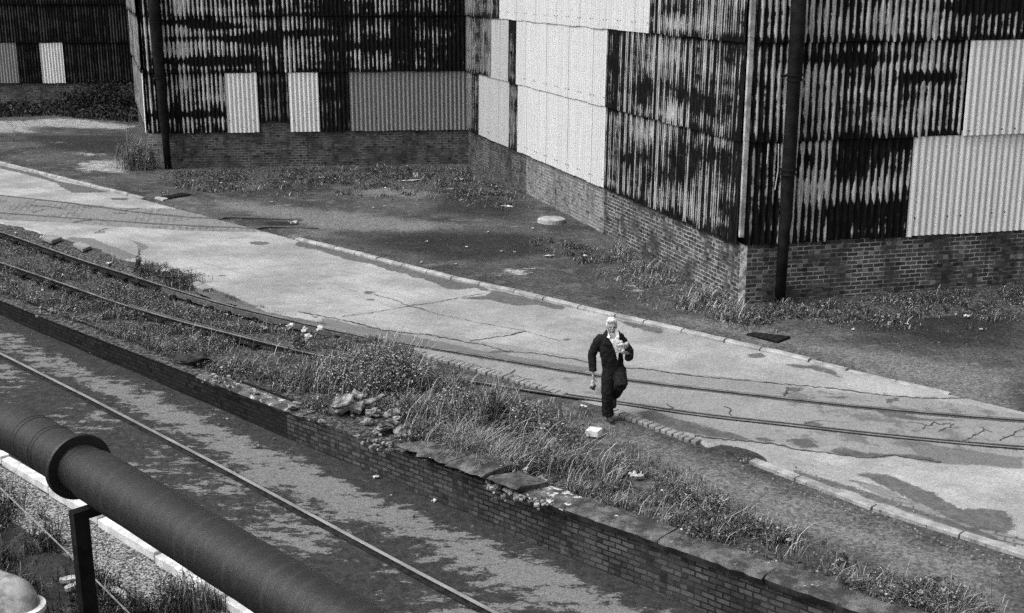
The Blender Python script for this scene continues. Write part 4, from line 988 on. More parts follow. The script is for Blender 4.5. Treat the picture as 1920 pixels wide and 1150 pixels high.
fl_ = P(150, 876, PZ); fl_ = pa+pu*((fl_-pa)@pu); perp = np.array([-pu[1], pu[0], 0]); perp = perp if perp[1] > 0 else -perp
big = empty('steel_pipe', fl_, 'big black flanged pipe running diagonally overhead at the lower left', 'pipe')
pst = pa-pu*.25
bend = [pst-pu*0.0]
pth = []
lft = -perp*.9-pu*.5; lft /= np.linalg.norm(lft)
dcur = -pu.copy(); p = pst.copy(); arc = [p.copy()]
for k in range(10):
    dcur = dcur*1+(-perp)*-.0+np.array([0, 0, -.055])+np.array([-.05, -.03, 0]); dcur /= np.linalg.norm(dcur); p = p+dcur*.16; arc.append(p.copy())
for k in range(6): p = p+dcur*.4; arc.append(p.copy())
p1 = fl_-pu*.06
path1 = arc[::-1]+[pst+(p1-pst)*k/8 for k in range(1, 9)]
pipe_mesh('pipe_length', path1, [PR]*len(path1), M['pipe'], big)
p2 = fl_+pu*.04; p3 = fl_+pu*.30; p4 = p3+pu*9
pipe_mesh('spigot', [p2-pu*.1, p2, p3, p3], [PR*.93, PR*.93, PR*.93, PR*.9], M['pipe'], big)
pipe_mesh('pipe_length', [p3-pu*.005, p3, p3+pu*.0]+[p3+pu*.3*k for k in range(1, 101)], [PR*.9, PR*.97, PR]+[PR+.002*math.sin(k*2.2) for k in range(100)], M['pipe'], big)
pipe_mesh('flange', [p1-pu*.0, p1, p1+pu*.012, p1+pu*.02, p1+pu*.06, p1+pu*.07, p1+pu*.07], [PR*.8, PR*1.27, PR*1.30, PR*1.30, PR*1.30, PR*1.27, PR*.8], M['pipe'], big)
for k in range(10):
    q = 2*math.pi*k/10+.2; c = p1+pu*.15+(perp*math.cos(q)+np.array([0, 0, 1])*math.sin(q))*PR*1.18
    pass
for dd in (-.55, -.62, -.95, -1.02):
    c = fl_+pu*dd; c = pst+pu*((c-pst)@pu)
    pipe_mesh('weld_band', [c-pu*.012, c-pu*.010, c+pu*.010, c+pu*.012], [PR*.98, PR*1.012, PR*1.012, PR*.98], M['pipe'], big)
# support post
tp = P(147, 956, PZ-PR-.06); zb = float(zlow(tp[0], tp[1]))
post = empty('pipe_support', (tp[0], tp[1], zb), 'square black steel post with a short arm carrying the big pipe', 'pipe support')
mb = MB(); mb.box((tp[0], tp[1], (tp[2]+zb)/2), perp*.075, np.array([pu[0], pu[1], 0])*.055, (0, 0, (tp[2]-zb)/2)); mb.build('post', M['iron'], post, False, .006)
mb = MB(); mb.box(tp+perp*.44+[0, 0, -.05], perp*.364, np.array([pu[0], pu[1], 0])*.055, (0, 0, .05)); mb.box(tp+perp*.36+[0, 0, .02], perp*.16, np.array([pu[0], pu[1], 0])*.05, (0, 0, .03)); mb.build('arm', M['iron'], post, False, .005)
mb = MB(); 
for sg in (-1, 1): mb.box(tp+perp*(.36+sg*.17)+[0, 0, .10], perp*.012, pu*.05, (0, 0, .10))
mb.build('saddle', M['iron'], post)
mb = MB(); mb.box((tp[0], tp[1], zb+.02), perp*.15, np.array([pu[0], pu[1], 0])*.15, (0, 0, .03)); mb.build('base_plate', M['iron'], post)

# pale lagged pipe at the corner
ez = 1.6; ec = P(36, 1122, ez); pale = empty('lagged_pipe', ec, 'pale lagged pipe elbow in the bottom left corner of the photo', 'pipe')
lr = .205; d0 = np.array([-.8, .55, .06]); d0 /= np.linalg.norm(d0)
path = [ec+d0*3.2, ec+d0*.5]
for k in range(9):
    a = k/8*math.pi/2; path.append(ec+d0*.28*(1-math.sin(a))+np.array([0, 0, -.28])*(1-math.cos(a)))
path += [path[-1]+[0, 0, -.3], path[-1]+[0, 0, -1.9]]
mb = MB(); mb.tube(path, [lr*.62, lr*.66]+[lr*.72, lr*.82, lr*.93, lr, lr, lr, lr, lr*.98, lr*.96]+[lr*.9, lr*.9], 28); mb.build('lagging', M['lagging'], pale, True)
mb = MB(); c = np.array([ec[0], ec[1], ec[2]-.08]); mb.tube([c+[0, 0, -.05], c+[0, 0, -.05], c, c], [lr*.9, lr*1.10, lr*1.10, lr*.9], 28); mb.build('band', M['whitekerb'], pale)

# wire running low through the weeds
wpts = [PL(-60, 862, .45), PL(0, 915, .45), PL(60, 972, .42), PL(120, 1030, .38), PL(180, 1088, .34), PL(248, 1156, .3), PL(330, 1240, .25)]
mb = MB(); mb.tube(wpts, .011, 6)
for q in np.arange(.4, 5.6, .55):
    i = int(q); c = wpts[i]+(wpts[i+1]-wpts[i])*(q-i); mb.tube([c-[.02, -.02, 0], c+[.02, -.02, 0]], .018, 6)
tag(mb.build('wire', plain('galvanised wire', .25, .15)), 'thin knotted wire slanting through the weeds at the lower left', 'wire')
for px, py in ((10, 925), (215, 1120)):
    c = PL(px, py); 
def plank(px0, py0, px1, py1, w, label, h=.05):
    a, b = PL(px0, py0, .05), PL(px1, py1, .08); d = b-a; L = np.linalg.norm(d); d /= L; n2 = np.array([-d[1], d[0], 0])
    V = []; m_ = 8; mb = MB()
    for q in range(m_+1):
        p = a+d*L*q/m_; ww = w*(.8+.4*random.random())*(.55 if q in (0, m_) else 1)
        for (o, z) in ((-ww, 0), (-ww, h), (ww, h*.9), (ww, 0)): V.append(p+n2*o*.5+[0, 0, z])
    F = [list(f) for f in grid_faces(m_+1, 4)]+[[q*4+3, q*4, q*4+4, q*4+7] for q in range(m_)]+[[0, 1, 2, 3], [m_*4+3, m_*4+2, m_*4+1, m_*4]]
    tag(link('plank', npmesh('plank', V, F), M['wood']), label, 'timber')
plank(112, 1092, 190, 1080, .13, 'broken pale board lying behind the black post')
plank(196, 1098, 246, 1128, .11, 'splintered pale board in the weeds right of the black post')
plank(122, 1108, 150, 1098, .12, 'short end of pale board at the foot of the black post')

# ------------------------------------------------------------------ the man
MY = 18.93
def J(px, py, dy=0.): return PY(px, py, MY+dy)
foot0 = J(1141, 786); base = np.array([foot0[0], foot0[1], 0.0])
man = empty('person', base, 'white haired man in dark overalls striding along the track and looking down', 'person')
def organic(name, mb, mat, vox, parent, disp=0., dsc=.08, smooth=2):
    o = mb.build(name, mat, parent, True)
    r = o.modifiers.new('r', 'REMESH'); r.mode = 'VOXEL'; r.voxel_size = vox; r.use_smooth_shade = True
    sm = o.modifiers.new('s', 'SMOOTH'); sm.factor = .6; sm.iterations = smooth
    if disp:
        t = bpy.data.textures.new('folds', 'CLOUDS'); t.noise_scale = dsc; t.noise_depth = 3
        d = o.modifiers.new('d', 'DISPLACE'); d.texture = t; d.strength = disp; d.mid_level = .5
    return o
body = MB()
hc = J(1147, 610.5, 0)
nb = J(1146, 631, .02)
body.ball(hc, (.077, .098, .118), 20)
body.ball(hc+[.006, -.022, -.062], (.058, .075, .062), 16)
body.ball(hc+[.008, -.068, -.098], (.03, .028, .022), 12)
body.ball(hc+[.008, -.102, -.028], (.013, .020, .026), 10)
body.ball(hc+[.007, -.088, .012], (.05, .018, .012), 10)
for sg in (-1, 1):
    body.ball(hc+[sg*.079, .0, -.022], (.012, .022, .034), 10); body.ball(hc+[.007+sg*.035, -.072, -.04], (.022, .02, .02), 10)
body.ball(hc+[.008, -.097, -.072], (.024, .012, .008), 8)
body.tube([nb+[0, 0, -.08], nb+[0, -.01, .02], hc+[.0, -.0, -.05]], [.075, .06, .055], 14)
# trunk and limbs under the clothes
body.tube([J(1150, 692), J(1148, 668), J(1145, 645), J(1145, 632)], [(.13, .09), (.125, .085), (.15, .10), (.10, .06)], 16)
sL, eL, wL = J(1122, 637, .0), J(1110, 668, .03), J(1112, 699, -.04)
sR, eR, wR = J(1166, 635, .0), J(1180, 666, -.02), J(1174, 662, -.28)
body.tube([J(1140, 634), sL, eL, wL], [.06, .05, .04, .028], 12); body.tube([J(1150, 634), sR, eR, wR], [.06, .05, .04, .028], 12)
hL, kL, aL = J(1143, 688, .0), J(1139, 733, -.06), J(1141, 777, .0)
hR, kR, aR = J(1160, 688, .0), J(1165, 722, -.20), J(1152, 739, .16)
body.tube([hL, kL, aL], [.08, .055, .04], 12); body.tube([hR, kR, aR], [.08, .055, .04], 12)
def hand(mb, w, d, n, curl, sc_=1., thumb=1):
    """w wrist, d finger direction, n palm normal, curl in radians per joint"""
    d = np.array(d, float); d /= np.linalg.norm(d); n = np.array(n, float); n -= d*(n@d); n /= np.linalg.norm(n); s = np.cross(d, n)*thumb
    for k in (-1, -.33, .33, 1):
        mb.tube([w, w+(d*.045+s*k*.022)*sc_, w+(d*.092+s*k*.032)*sc_], [(.019*sc_, .015*sc_), (.016*sc_, .013*sc_), (.013*sc_, .012*sc_)], 8)
    for k, L in ((-1, .062), (-.33, .074), (.33, .08), (1, .07)):
        p = w+(d*.088+s*k*.031)*sc_; a = curl*.5; pts = [p]
        for j, fr in enumerate((.42, .32, .26)):
            a += curl*(1+.1*k); dd = d*math.cos(a)+n*math.sin(a); p = p+dd*L*fr*sc_; pts.append(p)
        mb.tube(pts, [.0105*sc_, .0098*sc_, .009*sc_, .0065*sc_], 8)
    p = w+(d*.025+s*.022)*sc_; pts = [p, p+(d*.03+s*.032+n*.012)*sc_, p+(d*.055+s*.036+n*.03)*sc_, p+(d*.075+s*.028+n*.045)*sc_]
    mb.tube(pts, [.014*sc_, .0125*sc_, .0105*sc_, .007*sc_], 8)
HL = J(1112, 701, -.05)
hand(body, HL, (.05, -.12, -1), (.9, -.35, 0), .42, 1.0, -1)
HR = J(1174, 662, -.30)
hand(body, HR, (-.92, -.18, .22), (0.1, -.35, .93), .5, 1.0, 1)
organic('body', body, M['skin'], .0065, man)
eyes = MB()
for sg in (-1, 1): eyes.ball(hc+[.007+sg*.031, -.084, -.012], (.016, .010, .008), 8)
eyes.build('eyes', M['eye'], man, True)
mo = MB(); mo.ball(hc+[.008, -.108, -.072], (.024, .006, .0045), 8); mo.build('mouth', M['eye'], man, True)
hair = MB(); hair.ball(hc+[0, .03, .04], (.086, .096, .094), 18); hair.ball(hc+[-.012, -.035, .085], (.072, .062, .042), 14); hair.ball(hc+[.032, -.03, .088], (.045, .05, .035), 12)
for sg in (-1, 1): hair.ball(hc+[sg*.074, .022, .014], (.016, .040, .042), 10)
organic('hair', hair, M['hair'], .006, man, .035, .022, 1)
# overalls
ov = MB()
ov.tube([J(1152, 700, .02), J(1150, 690, .02), J(1147.5, 672, .0), J(1145.5, 655, -.01), J(1144.5, 643, .0), J(1144.5, 635, .0), J(1145.5, 630, .01)], [(.15, .12), (.182, .145), (.182, .145), (.2, .15), (.205, .155), (.18, .13), (.10, .09)], 24)
ov.tube([J(1137, 637, .0), sL+[0.02, 0, .01], sL+[-.012, 0, -.05], eL+[.01, 0, .06], eL, J(1111, 684, .0), wL+[0, 0, .02]], [.09, .088, .084, .076, .072, .068, .062], 18)
ov.tube([J(1152, 636, .0), sR+[-.02, 0, .01], sR+[.015, 0, -.05], eR+[0, .0, .06], eR+[0, 0, -.01], eR+[-.01, -.08, -.005], eR+[-.03, -.17, .015], eR+[-.04, -.215, .02]], [.09, .085, .08, .074, .074, .07, .065, .058], 18)
ov.tube([J(1146, 690, .0), hL+[0, 0, -.05], J(1140, 712, -.03), kL, J(1139, 755, -.03), J(1139.5, 772, .0), J(1140, 779, .0)], [.11, .125, .115, .104, .098, .10, .10], 18)
ov.tube([J(1157, 690, .0), hR+[0, 0, -.05], J(1163, 708, -.10), kR, kR+[0, .06, -.03]], [.11, .125, .115, .108, .095], 18)
ov.tube([kR, kR+[-.02, .10, -.045], aR+[.02, -.03, .02], aR], [.10, .10, .092, .086], 16)
o_ = organic('overalls', ov, M['cloth'], .009, man, .022, .06, 2)
# pocket flaps, collar
def patch(name, pts, th, mat, parent=man):
    f = [J(*q) for q in pts]; V = [p for p in f]+[p+np.array([0, th, 0]) for p in f]; n = len(f)
    mb = MB(); mb.add(V, [list(range(n)), list(range(n, 2*n))[::-1]]+[[i, n+i, n+(i+1) % n, (i+1) % n] for i in range(n)]); return mb.build(name, mat, parent, False, .004)
patch('shirt', [(1140, 627, -.12), (1146, 636, -.15), (1152, 636, -.15), (1158, 627, -.12), (1161, 636, -.155), (1160.5, 650, -.17), (1160, 664, -.172), (1158.5, 677, -.168), (1154, 660, -.175), (1148, 645, -.172), (1141, 634, -.155)], .07, M['shirt'])
patch('shirt_collar', [(1137.5, 622, -.09), (1139.5, 622, -.11), (1144.5, 632, -.165), (1141.5, 635, -.17), (1138, 633, -.16)], .02, M['shirt'])
patch('shirt_collar', [(1157.5, 622, -.11), (1159.5, 622, -.09), (1161.5, 633, -.15), (1158, 634, -.165), (1154.5, 632, -.165)], .02, M['shirt'])
patch('throat', [(1142.5, 626, -.12), (1156, 626, -.12), (1150, 640, -.16)], .03, M['skin'])
patch('lapel', [(1137, 618, -.06), (1139, 621, -.12), (1140, 636, -.165), (1134, 632, -.15), (1131, 627, -.09)], .025, M['cloth'])
patch('lapel', [(1159, 619, -.06), (1164, 625, -.08), (1163, 637, -.15), (1160.5, 632, -.15)], .025, M['cloth'])
patch('pocket_flap', [(1132, 643, -.155), (1146, 645, -.165), (1146, 649, -.17), (1132, 647, -.16)], .02, M['cloth'])
def shoe(a, d, name='shoe'):
    d = np.array(d, float); d /= np.linalg.norm(d); mb = MB(); a = np.array(a)
    mb.tube([a-d*.075+[0, 0, -.035], a-d*.02+[0, 0, -.03], a+d*.08+[0, 0, -.045], a+d*.15+[0, 0, -.055], a+d*.185+[0, 0, -.06]], [(.035, .038), (.042, .045), (.045, .034), (.043, .026), (.025, .016)], 14)
    organic(name, mb, M['shoe'], .008, man)
g0 = J(1141.5, 781.5, -.01); shoe((g0[0], g0[1], .085), (.25, -1, 0)); shoe(aR+[-.0, .05, -.02], (.0, -.35, -1))
# things he carries
hp = J(1163, 652, -.36)
mb = MB(); cx = np.array([.93, -.3, .05]); cy = np.array([.25, .8, .1]); cz = np.array([-.05, -.1, .99])
mb.box(hp, cx*.068, cy*.045, cz*.075); pr = mb.build('paper_parcel', M['news'], None, False, .012); tag(pr, 'crumpled paper parcel held against the chest in the bent arm', 'parcel')
pr.modifiers.new('s', 'SUBSURF').levels = 3; pr.modifiers['s'].render_levels = 3; pr.modifiers['s'].subdivision_type = 'SIMPLE'
t = bpy.data.textures.new('crumple', 'CLOUDS'); t.noise_scale = .05; d_ = pr.modifiers.new('d', 'DISPLACE'); d_.texture = t; d_.strength = .045
mb = MB(); q0 = J(1162, 643, -.34); mb.ball(q0, (.06, .045, .045), 12); q1 = J(1176, 645, -.33); mb.tube([q1+[-.05, .01, -.07], q1+[0, 0, 0], q1+[.015, 0, .035]], [.04, .036, .02], 10)
oo = organic('wrapping', mb, M['paper'], .008, pr, .03, .04); 
oo.parent = pr; oo.location = (0, 0, 0)
bgp = J(1111, 724, -.08)
bag = empty('small_bag', bgp, 'small clear bag with dark lumps dangling from the lowered hand', 'bag')
mb = MB(); mb.tube([J(1112.5, 706, -.07), J(1112, 713, -.08), J(1111, 722, -.08), J(1111, 728, -.08)], [.010, .022, .036, .02], 12); organic('clear_wrap', mb, M['news'], .007, bag, .02, .03)
mb = MB(); [mb.ball(J(x, y, -.09), (.03, .03, .028), 10) for x, y in ((1109, 727), (1113, 729), (1115, 724))]; organic('contents', mb, M['shoe'], .008, bag, .02, .03)

# ------------------------------------------------------------------ vegetation
def in_poly(px, py, poly):
    ins = np.zeros(px.shape, bool); n = len(poly)
    for i in range(n):
        a, b = poly[i], poly[(i+1) % n]
        if a[1] == b[1]: continue
        c = (a[1] > py) != (b[1] > py); ins ^= c & (px < (b[0]-a[0])*(py-a[1])/(b[1]-a[1])+a[0])
    return ins
def vn(x, y, sd=0):
    xi, yi = np.floor(x), np.floor(y); fx, fy = x-xi, y-yi; fx = fx*fx*(3-2*fx); fy = fy*fy*(3-2*fy)
    h = lambda a, b: np.modf(np.abs(np.sin(a*127.1+b*311.7+sd*74.7)*43758.5453))[0]
    return (h(xi, yi)*(1-fx)+h(xi+1, yi)*fx)*(1-fy)+(h(xi, yi+1)*(1-fx)+h(xi+1, yi+1)*fx)*fy
def clumpf(x, y, sd=0): return .5*vn(x*1.7, y*1.7, sd)+.3*vn(x*4.5+7, y*4.5, sd)+.2*vn(x*11, y*11+3, sd)
CLEAR = [(*PU(*q)[:2], rr_) for q, rr_ in (((1112, 835), .45), ((1106, 852), .4), ((1192, 908), .28), ((655, 790), .45), ((724, 820), .3), ((548, 778), .2), ((1142, 790), .3), ((700, 805), .25))]
def sample(poly, n, low=False, clump=0., sd=0):
    rs_ = np.random.RandomState(sd+11); q = np.array(poly, float); out = np.zeros((0, 3)); lo_, hi_ = q.min(0), q.max(0)
    while len(out) < n:
        a = rs_.uniform(lo_[0], hi_[0], n); b = rs_.uniform(lo_[1], hi_[1], n); k = in_poly(a, b, poly)
        c = (FPX, CT)
        rx = (a-960)/FPX; ry = (575-b)/FPX; dz = -ST+ry*CT; dy = CT+ry*ST; z = np.full(n, -.6 if low else 0.)
        for _ in range(4):
            t = (z-CAMH)/dz; X_, Y_ = rx*t, dy*t; z = zlow(X_, Y_) if low else zup(X_, Y_)
        if clump:
            k &= rs_.rand(n) < np.clip((clumpf(X_, Y_)-.5)*(4+6*clump)+.35, .02, 1)
        if not low:
            k &= st(X_, Y_)[1] > .28
            for ex, ey, er in CLEAR: k &= (X_-ex)**2+((Y_-ey)*.8)**2 > er*er
        out = np.concatenate([out, np.stack([X_, Y_, z], 1)[k]])
    return out[:n]
def shades(n, rs_, dry=.15, dark=.55, mul=1.):
    r = rs_.rand(n); v = np.where(r < dark, rs_.uniform(.015, .06, n), np.where(r < 1-dry, rs_.uniform(.06, .14, n), rs_.uniform(.2, .42, n))); return v*mul
class Veg:
    def __init__(s): s.V = []; s.F = []; s.S = []; s.n = 0
    def blades(s, P_, h0, h1, w=.006, lean=.5, dry=.15, dark=.55, sd=0, mul=1.):
        rs_ = np.random.RandomState(sd+5); n = len(P_); h = (h0+(h1-h0)*rs_.rand(n)**1.6)*(.35+1.1*np.clip((clumpf(P_[:, 0]*1.3, P_[:, 1]*1.3, 2)-.3)*2, 0, 1)); az_ = rs_.uniform(0, 2*math.pi, n); l = rs_.uniform(.1, 1, n)*lean*h
        az_ = az_; d = np.stack([np.cos(az_), np.sin(az_), 0*az_], 1); sdv = np.stack([-np.sin(az_+.6), np.cos(az_+.6), 0*az_], 1)*(w*rs_.uniform(.5, 1.4, n))[:, None]
        up = np.array([0, 0, 1.])
        m1 = P_+d*(l*.3)[:, None]+up*(h*.55)[:, None]; m2 = P_+d*(l*.75)[:, None]+up*(h*.88)[:, None]; tip = P_+d*(l*1.25)[:, None]+up*(h*np.where(rs_.rand(n) < .55, .72, 1.))[:, None]
        P0 = P_-up*.03
        V = np.stack([P0-sdv, P0+sdv, m1-sdv*.8, m1+sdv*.8, m2-sdv*.5, m2+sdv*.5, tip, tip+sdv*.1], 1).reshape(-1, 3)
        b = s.n+np.arange(n)[:, None]*8; F = np.concatenate([b+np.array([0, 1, 3, 2]), b+np.array([2, 3, 5, 4]), b+np.array([4, 5, 7, 6])])
        sh = shades(n, rs_, dry, dark, mul); s.V.append(V); s.F.append(F); s.S.append(np.repeat(sh, 8)); s.n += 8*n; return s
    def leaves(s, C, size, dry=.1, dark=.5, sd=0, mul=1., asp=.5):
        rs_ = np.random.RandomState(sd+9); n = len(C); a = rs_.normal(size=(n, 3)); a[:, 2] *= .6; a /= np.linalg.norm(a, axis=1)[:, None]; b = rs_.normal(size=(n, 3)); b -= a*(a*b).sum(1)[:, None]; b /= np.linalg.norm(b, axis=1)[:, None]
        L = size*rs_.uniform(.5, 1.3, n)[:, None]; cup = np.cross(a, b)*L*.15
        V = np.stack([C-a*L, C-b*L*asp+cup, C+a*L, C+b*L*asp+cup], 1).reshape(-1, 3); i = s.n+np.arange(n)[:, None]*4
        s.V.append(V); s.F.append(i+np.array([0, 1, 2, 3])); s.S.append(np.repeat(shades(n, rs_, dry, dark, mul), 4)); s.n += 4*n; return s
    def build(s, name, label=None, cat=None, kind=None, group=None, parent=None):
        me = npmesh(name, np.concatenate(s.V), np.concatenate(s.F), {'shade': np.concatenate(s.S)}); return tag(link(name, me, M['leaf'], parent), label, cat, group, kind)
V1 = [(-60, 430), (0, 445), (159, 500), (300, 545), (420, 580), (576, 620), (640, 640), (700, 650), (620, 670), (518, 645), (351, 605), (209, 563), (0, 490), (-60, 470)]
V2 = [(-60, 480), (0, 503), (209, 575), (351, 617), (518, 657), (640, 685), (700, 700), (740, 760), (690, 815), (534, 765), (234, 645), (100, 600), (0, 560), (-60, 540)]
V4 = [(770, 690), (860, 720), (960, 752), (1030, 805), (1100, 860), (1080, 905), (1020, 910), (960, 900), (860, 868), (770, 835), (730, 790)]
V5 = [(1040, 830), (1090, 862), (1150, 868), (1210, 885), (1300, 930), (1340, 1000), (1240, 990), (1130, 950), (1060, 920), (1030, 880)]
V6 = [(1260, 930), (1340, 940), (1420, 990), (1530, 1030), (1700, 1105), (1900, 1165), (1760, 1175), (1640, 1130), (1560, 1095), (1400, 1040), (1250, 990), (1220, 960)]
V7 = [(200, 488), (250, 488), (310, 497), (352, 528), (366, 552), (310, 540), (240, 512)]
Vs = [(1000, 745), (1100, 765), (1180, 830), (1290, 880), (1400, 950), (1560, 1020), (1520, 1030), (1260, 930), (1080, 830)]
low_ = Veg(); i = 0
low_.blades(sample(V1, 9000, clump=.2, sd=1), .04, .16, .004, 1.5, .2, .5, 1); low_.leaves(sample(V1, 11000, clump=.3, sd=2)+np.random.RandomState(1).rand(11000, 1)*[0, 0, .10], .018, .12, .55, 2); low_.leaves(sample(V1, 900, clump=.8, sd=3)+[0, 0, .06], .04, .1, .5, 3)
tag(low_.build('grass'), 'short grass and weeds growing between the two raised rails', 'grass', None, 'stuff')
g2 = Veg(); g2.blades(sample(V2, 14000, clump=.3, sd=3), .04, .22, .004, 1.5, .2, .52, 3); g2.leaves(sample(V2, 17000, clump=.4, sd=4)+np.random.RandomState(2).rand(17000, 1)*[0, 0, .15], .019, .12, .58, 4); g2.leaves(sample(V2, 1400, clump=.9, sd=5)+np.random.RandomState(2).rand(1400, 1)*[0, 0, .12], .042, .08, .5, 5); g2.blades(sample(V2, 160, sd=6), .25, .55, .004, 1.2, .6, .2, 6)
g2.build('weeds', 'low weeds between the nearer rail and the wall edge', 'weeds', 'stuff')
g3 = Veg(); g3.blades(sample(V4, 13000, clump=.35, sd=5), .10, .42, .0035, 1.7, .3, .42, 5); g3.leaves(sample(V4, 1500, clump=.9, sd=7)+np.random.RandomState(2).rand(1500, 1)*[0, 0, .2], .045, .1, .5, 5); g3.blades(sample(V4, 220, sd=8), .4, .8, .004, 1.3, .55, .25, 6); g3.leaves(sample(V4, 8000, clump=.5, sd=6)+np.random.RandomState(3).rand(8000, 1)*[0, 0, .2], .02, .09, .55, 6)
g3.build('grass', 'tall dry grass behind the loose coping slabs', 'grass', 'stuff')
g4 = Veg(); g4.blades(sample(V5, 100, sd=17), .3, .6, .004, 1.2, .7, .1, 6); g4.blades(sample(V5, 10500, clump=.4, sd=7), .05, .26, .0032, 1.5, .28, .42, 7); g4.leaves(sample(V5, 2600, clump=.5, sd=8)+np.random.RandomState(4).rand(2600, 1)*[0, 0, .14], .02, .1, .55, 8)
g4.build('grass', 'pale thin grass below the white block and torn paper', 'grass', 'stuff')
g5 = Veg(); g5.blades(sample(V6, 120, sd=17), .3, .55, .004, 1.6, .7, .1, 6); g5.leaves(sample(V6, 1000, clump=.9, sd=7)+[0, 0, .08], .04, .1, .5, 5); g5.blades(sample(V6, 12000, clump=.4, sd=9), .05, .24, .0035, 1.5, .24, .5, 9); g5.leaves(sample(V6, 7000, clump=.5, sd=10)+np.random.RandomState(5).rand(7000, 1)*[0, 0, .16], .02, .1, .55, 10)
g5.build('grass', 'matted grass along the back of the long coping at lower right', 'grass', 'stuff')
g6 = Veg(); g6.blades(sample(Vs, 2600, clump=.5, sd=11), .03, .12, .004, .9, .3, .35, 11)
g6.build('grass', 'sparse wisps of grass on the ash beside the path of the man', 'grass', 'stuff')
g7 = Veg(); g7.blades(sample(V7, 1300, clump=.9, sd=12), .05, .22, .005, 1.2, .1, .7, 12); g7.leaves(sample(V7, 2600, clump=.4, sd=13)+np.random.RandomState(6).rand(2600, 1)*[0, 0, .12], .022, .08, .65, 13)
ed = [(366, 552), (420, 560), (520, 596), (620, 618), (720, 640), (690, 650), (576, 608), (430, 574)]
g7.blades(sample(ed, 1500, clump=.5, sd=14), .03, .14, .006, .8, .2, .4, 14)
g7.build('weeds', 'dark weeds between the farther rail and the road', 'weeds', 'stuff')
# yard edges
RW = [(1392, 585), (1480, 575), (1700, 560), (1930, 538), (1930, 590), (1850, 612), (1780, 594), (1700, 612), (1600, 600), (1520, 618), (1480, 606), (1400, 612)]
GW = [(1150, 458), (1194, 480), (1260, 515), (1330, 550), (1392, 580), (1410, 612), (1330, 600), (1260, 572), (1200, 545), (1160, 510)]
BW = [(320, 325), (500, 320), (700, 316), (880, 318), (980, 368), (940, 384), (900, 368), (820, 366), (760, 346), (700, 358), (620, 345), (560, 362), (480, 348), (420, 362), (330, 356)]
FB = [(-60, 200), (262, 200), (262, 232), (200, 226), (100, 218), (-60, 222)]
e1 = Veg(); e1.blades(sample([(1380, 590), (1930, 545), (1930, 628), (1700, 622), (1400, 625)], 1800, clump=.9, sd=62), .03, .12, .006, 1.3, .2, .45, 62); e1.blades(sample(RW, 4200, clump=.5, sd=20), .04, .24, .008, 1.2, .14, .6, 20); e1.leaves(sample(RW, 4200, clump=.5, sd=21)+np.random.RandomState(7).rand(4200, 1)*[0, 0, .16], .03, .08, .6, 21); e1.build('weeds', 'dark rough weeds along the foot of the right wall', 'weeds', 'stuff')
e2 = Veg(); e2.blades(sample([(1090, 440), (1390, 580), (1420, 630), (1250, 590), (1120, 540)], 1800, clump=.9, sd=63), .03, .12, .006, 1.3, .25, .45, 63); e2.blades(sample(GW, 4500, clump=.5, sd=22), .06, .34, .007, 1.1, .36, .3, 22); e2.leaves(sample(GW, 2200, clump=.5, sd=23)+np.random.RandomState(8).rand(2200, 1)*[0, 0, .16], .03, .12, .5, 23); e2.build('grass', 'dry tufty grass along the foot of the gable wall', 'grass', 'stuff')
e3 = Veg(); e3.blades(sample([(300, 330), (880, 312), (1010, 385), (900, 392), (700, 372), (500, 372), (300, 368)], 2600, clump=.9, sd=61), .03, .14, .010, 1.3, .12, .5, 61); e3.blades(sample(BW, 3600, clump=.5, sd=24), .05, .26, .011, 1.1, .08, .65, 24); e3.leaves(sample(BW, 4200, clump=.5, sd=25)+np.random.RandomState(9).rand(4200, 1)*[0, 0, .18], .045, .03, .7, 25); e3.build('weeds', 'low dark weeds along the foot of the long back wall', 'weeds', 'stuff')
e4 = Veg(); e4.leaves(sample(FB, 4000, clump=.3, sd=26)+np.random.RandomState(10).rand(4000, 1)*[0, 0, .35], .10, .0, .9, 26, .6); e4.blades(sample(FB, 2500, sd=27), .1, .4, .03, .6, .0, .9, 27, .6); e4.build('weeds', 'dark bank of weeds before the rear shed', 'weeds', 'stuff')
def _gp(c, r): return [(c[0]+r[0]*math.cos(a), c[1]+r[1]*math.sin(a)) for a in np.linspace(0, 2*math.pi, 12, endpoint=False)]
e5 = Veg()
for k_, (cx_, cy_, rx, ry, n) in enumerate(((900, 372, 60, 8, 500), (1065, 470, 45, 12, 900), (1010, 455, 30, 6, 200), (700, 362, 90, 8, 700), (1110, 490, 40, 10, 500), (960, 390, 40, 6, 250), (430, 360, 60, 5, 400), (1860, 600, 60, 6, 400))):
    e5.blades(sample(_gp((cx_, cy_), (rx, ry)), n, clump=.6, sd=30+k_), .03, .16, .012, .9, .12, .5, 30+k_)
e5.build('grass', 'thin scattered tufts on the ash in the corner of the yard', 'grass', 'stuff')
